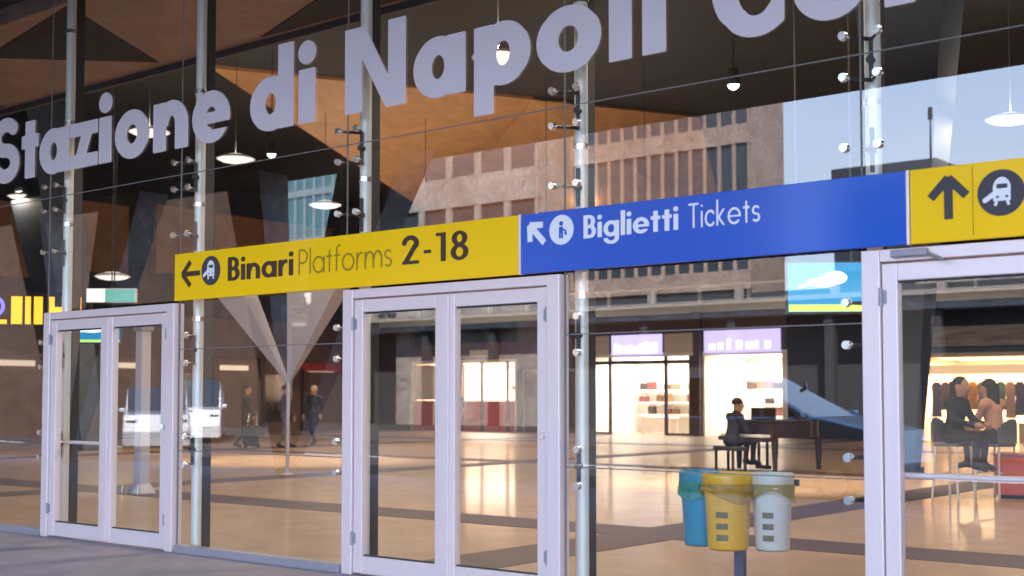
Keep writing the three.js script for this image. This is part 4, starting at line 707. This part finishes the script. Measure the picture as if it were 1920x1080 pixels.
// trees
{
  const leafM = std([0.045, 0.075, 0.03], 0.8, { side: THREE.DoubleSide }), bark = std([0.1, 0.075, 0.055], 0.9);
  const tree = (x, z, h, r, label) => {
    const t = thing('street_tree', label, 'tree', [x, 0, z], rnd() * 6, 'trees of the square'), g = [], lim = [rod([0, -0.14, 0], [0.1, h * 0.45, 0], 0.2, 0.13, 9)];
    for (let i = 0; i < 6; i++) { const a = i * 1.05, b = [Math.cos(a) * r * 0.6, h * (0.65 + 0.1 * (i % 3)), Math.sin(a) * r * 0.6]; lim.push(rod([0.1, h * 0.42, 0], b, 0.09, 0.03, 6)); }
    part('trunk', merge(lim), bark, t);
    const q = new THREE.PlaneGeometry(0.34, 0.22), cl = Array.from({ length: 26 }, () => { const a = rnd() * TAU, u = rnd() * 2 - 1, k = Math.cbrt(rnd()) * r; return [Math.cos(a) * k * Math.sqrt(1 - u * u), h * 0.72 + u * k * 0.8, Math.sin(a) * k * Math.sqrt(1 - u * u), 0.5 + rnd() * 0.5]; });
    for (let i = 0; i < 2600; i++) { const c = cl[i % 26], l = q.clone(); l.rotateX(rnd() * 6).rotateY(rnd() * 6); l.translate(c[0] + (rnd() + rnd() - 1) * c[3], c[1] + (rnd() + rnd() - 1) * c[3], c[2] + (rnd() + rnd() - 1) * c[3]); g.push(l); }
    part('crown', merge(g), leafM, t);
  };
  tree(-63, 47, 8, 2.6, 'broad green tree left of the office wing'); tree(-57, 40, 7, 2.2, 'small green tree before the office wing'); tree(-72, 50, 8.5, 2.8, 'tall green tree before the teal building'); tree(-80, 48, 7.5, 2.4, 'green tree at the far left of the square');
}
// cars
function car(name, label, pos, turn, paint, o) {
  const c = thing(name, label, 'car', pos, turn), L = o.L, W = o.W, H = o.H, bl = o.belt, pm = phys(paint, 0.3, { clearcoat: 1, clearcoatRoughness: 0.05, metalness: 0.2 }), dark = phys([0.015, 0.02, 0.025], 0.08, { clearcoat: 1 });
  const ext = (pts, w, bev, m, nm, par = c) => part(nm, T(new THREE.ExtrudeGeometry(new THREE.Shape(pts.map((p) => new THREE.Vector2(...p))), { depth: w - 2 * bev, bevelSize: bev, bevelThickness: bev, bevelSegments: 3 }), 0, 0, -w / 2 + bev), m, par);
  const wr = 0.32, fx = L / 2 - 0.78, rx = -L / 2 + 0.72, archP = (cx) => arcPts(cx, 0.3, wr + 0.06, wr + 0.06, 0, 180, 10).reverse().map((p) => p).reverse();
  ext([[-L / 2, 0.3], ...archP(rx).slice().reverse(), ...archP(fx).slice().reverse(), [L / 2, 0.28], [L / 2 + 0.02, 0.6], [L / 2 - 0.12, o.nose], [o.cowl, bl + 0.03], [-L / 2 + 0.05, bl + 0.02], [-L / 2 - 0.02, 0.7]], W, 0.07, pm, 'body');
  ext([[-L / 2 + 0.08, bl], [o.cowl - 0.02, bl], [o.roofF, H - 0.04], [o.roofR, H - 0.02], [-L / 2 + 0.2, H - 0.12]], W - 0.16, 0.09, dark, 'window_band');
  ext([[o.roofR - 0.02, H - 0.05], [o.roofF + 0.03, H - 0.06], [o.roofF - 0.15, H + 0.005], [o.roofR + 0.2, H + 0.02]], W - 0.2, 0.03, pm, 'roof');
  for (const s of [-1, 1]) {
    for (const [a, b] of [[[o.cowl, bl], [o.roofF, H - 0.03]], [[0.05, bl], [-0.02, H - 0.04]], [[-L / 2 + 0.35, bl], [-L / 2 + 0.32, H - 0.1]]]) part('pillar', rod([a[0], a[1], s * (W / 2 - 0.07)], [b[0], b[1], s * (W / 2 - 0.11)], 0.035, 0.035, 8), pm, c);
    for (const x of [fx, rx]) { const w = part('wheel', rod([x, wr, s * (W / 2 - 0.22)], [x, wr, s * (W / 2 - 0.005)], wr, wr, 28), M.gasket, c); part('rim', rod([x, wr, s * (W / 2 - 0.01)], [x, wr, s * (W / 2 + 0.005)], 0.2, 0.2, 20), M.post, w); }
    part('headlight', T(new RoundedBoxGeometry(0.14, 0.16, 0.34, 2, 0.05), L / 2 - 0.06, o.nose - 0.12, s * (W / 2 - 0.24)), M.chrome, c);
    part('mirror', T(new RoundedBoxGeometry(0.12, 0.13, 0.2, 2, 0.04), o.cowl - 0.25, bl + 0.12, s * (W / 2 + 0.06)), pm, c);
    part('tail_light', T(new RoundedBoxGeometry(0.08, 0.3, 0.16, 2, 0.03), -L / 2 + 0.01, bl - 0.15, s * (W / 2 - 0.14)), std([0.4, 0.02, 0.02], 0.3), c);
  }
  part('grille', rb(L / 2 - 0.04, 0.42, -0.5, L / 2 + 0.06, 0.6, 0.5, 0.02), M.gasket, c); part('number_plate', rb(L / 2 + 0.055, 0.46, -0.26, L / 2 + 0.075, 0.57, 0.26, 0.004), M.white, c);
}
car('parked_car', 'silver blue hatchback parked facing right on the road', [-9.55, -0.14, 11.3], 0, [0.3, 0.4, 0.5], { L: 4.1, W: 1.8, H: 1.88, belt: 1.2, nose: 1.02, cowl: 1.0, roofF: -0.4, roofR: -1.6 });
car('parked_car', 'white off-road car seen from the front at far left', [-32.8, -0.14, 16], 0.62, [0.42, 0.47, 0.54], { L: 4.5, W: 1.85, H: 1.85, belt: 1.08, nose: 1.02, cowl: 0.75, roofF: 0.25, roofR: -1.9 });
car('parked_car', 'white van parked far back behind the middle door', [-38.2, -0.14, 21.5], 0.7, [0.75, 0.76, 0.8], { L: 4.9, W: 1.95, H: 2.15, belt: 1.15, nose: 1.08, cowl: 1.35, roofF: 0.8, roofR: -2.2 });
car('parked_car', 'pale blue car parked behind the white off-road car', [-40, -0.14, 21], 0.55, [0.4, 0.47, 0.58], { L: 4.2, W: 1.75, H: 1.55, belt: 0.96, nose: 0.84, cowl: 0.85, roofF: 0.1, roofR: -1.5 });

renderer.render(scene, camera);
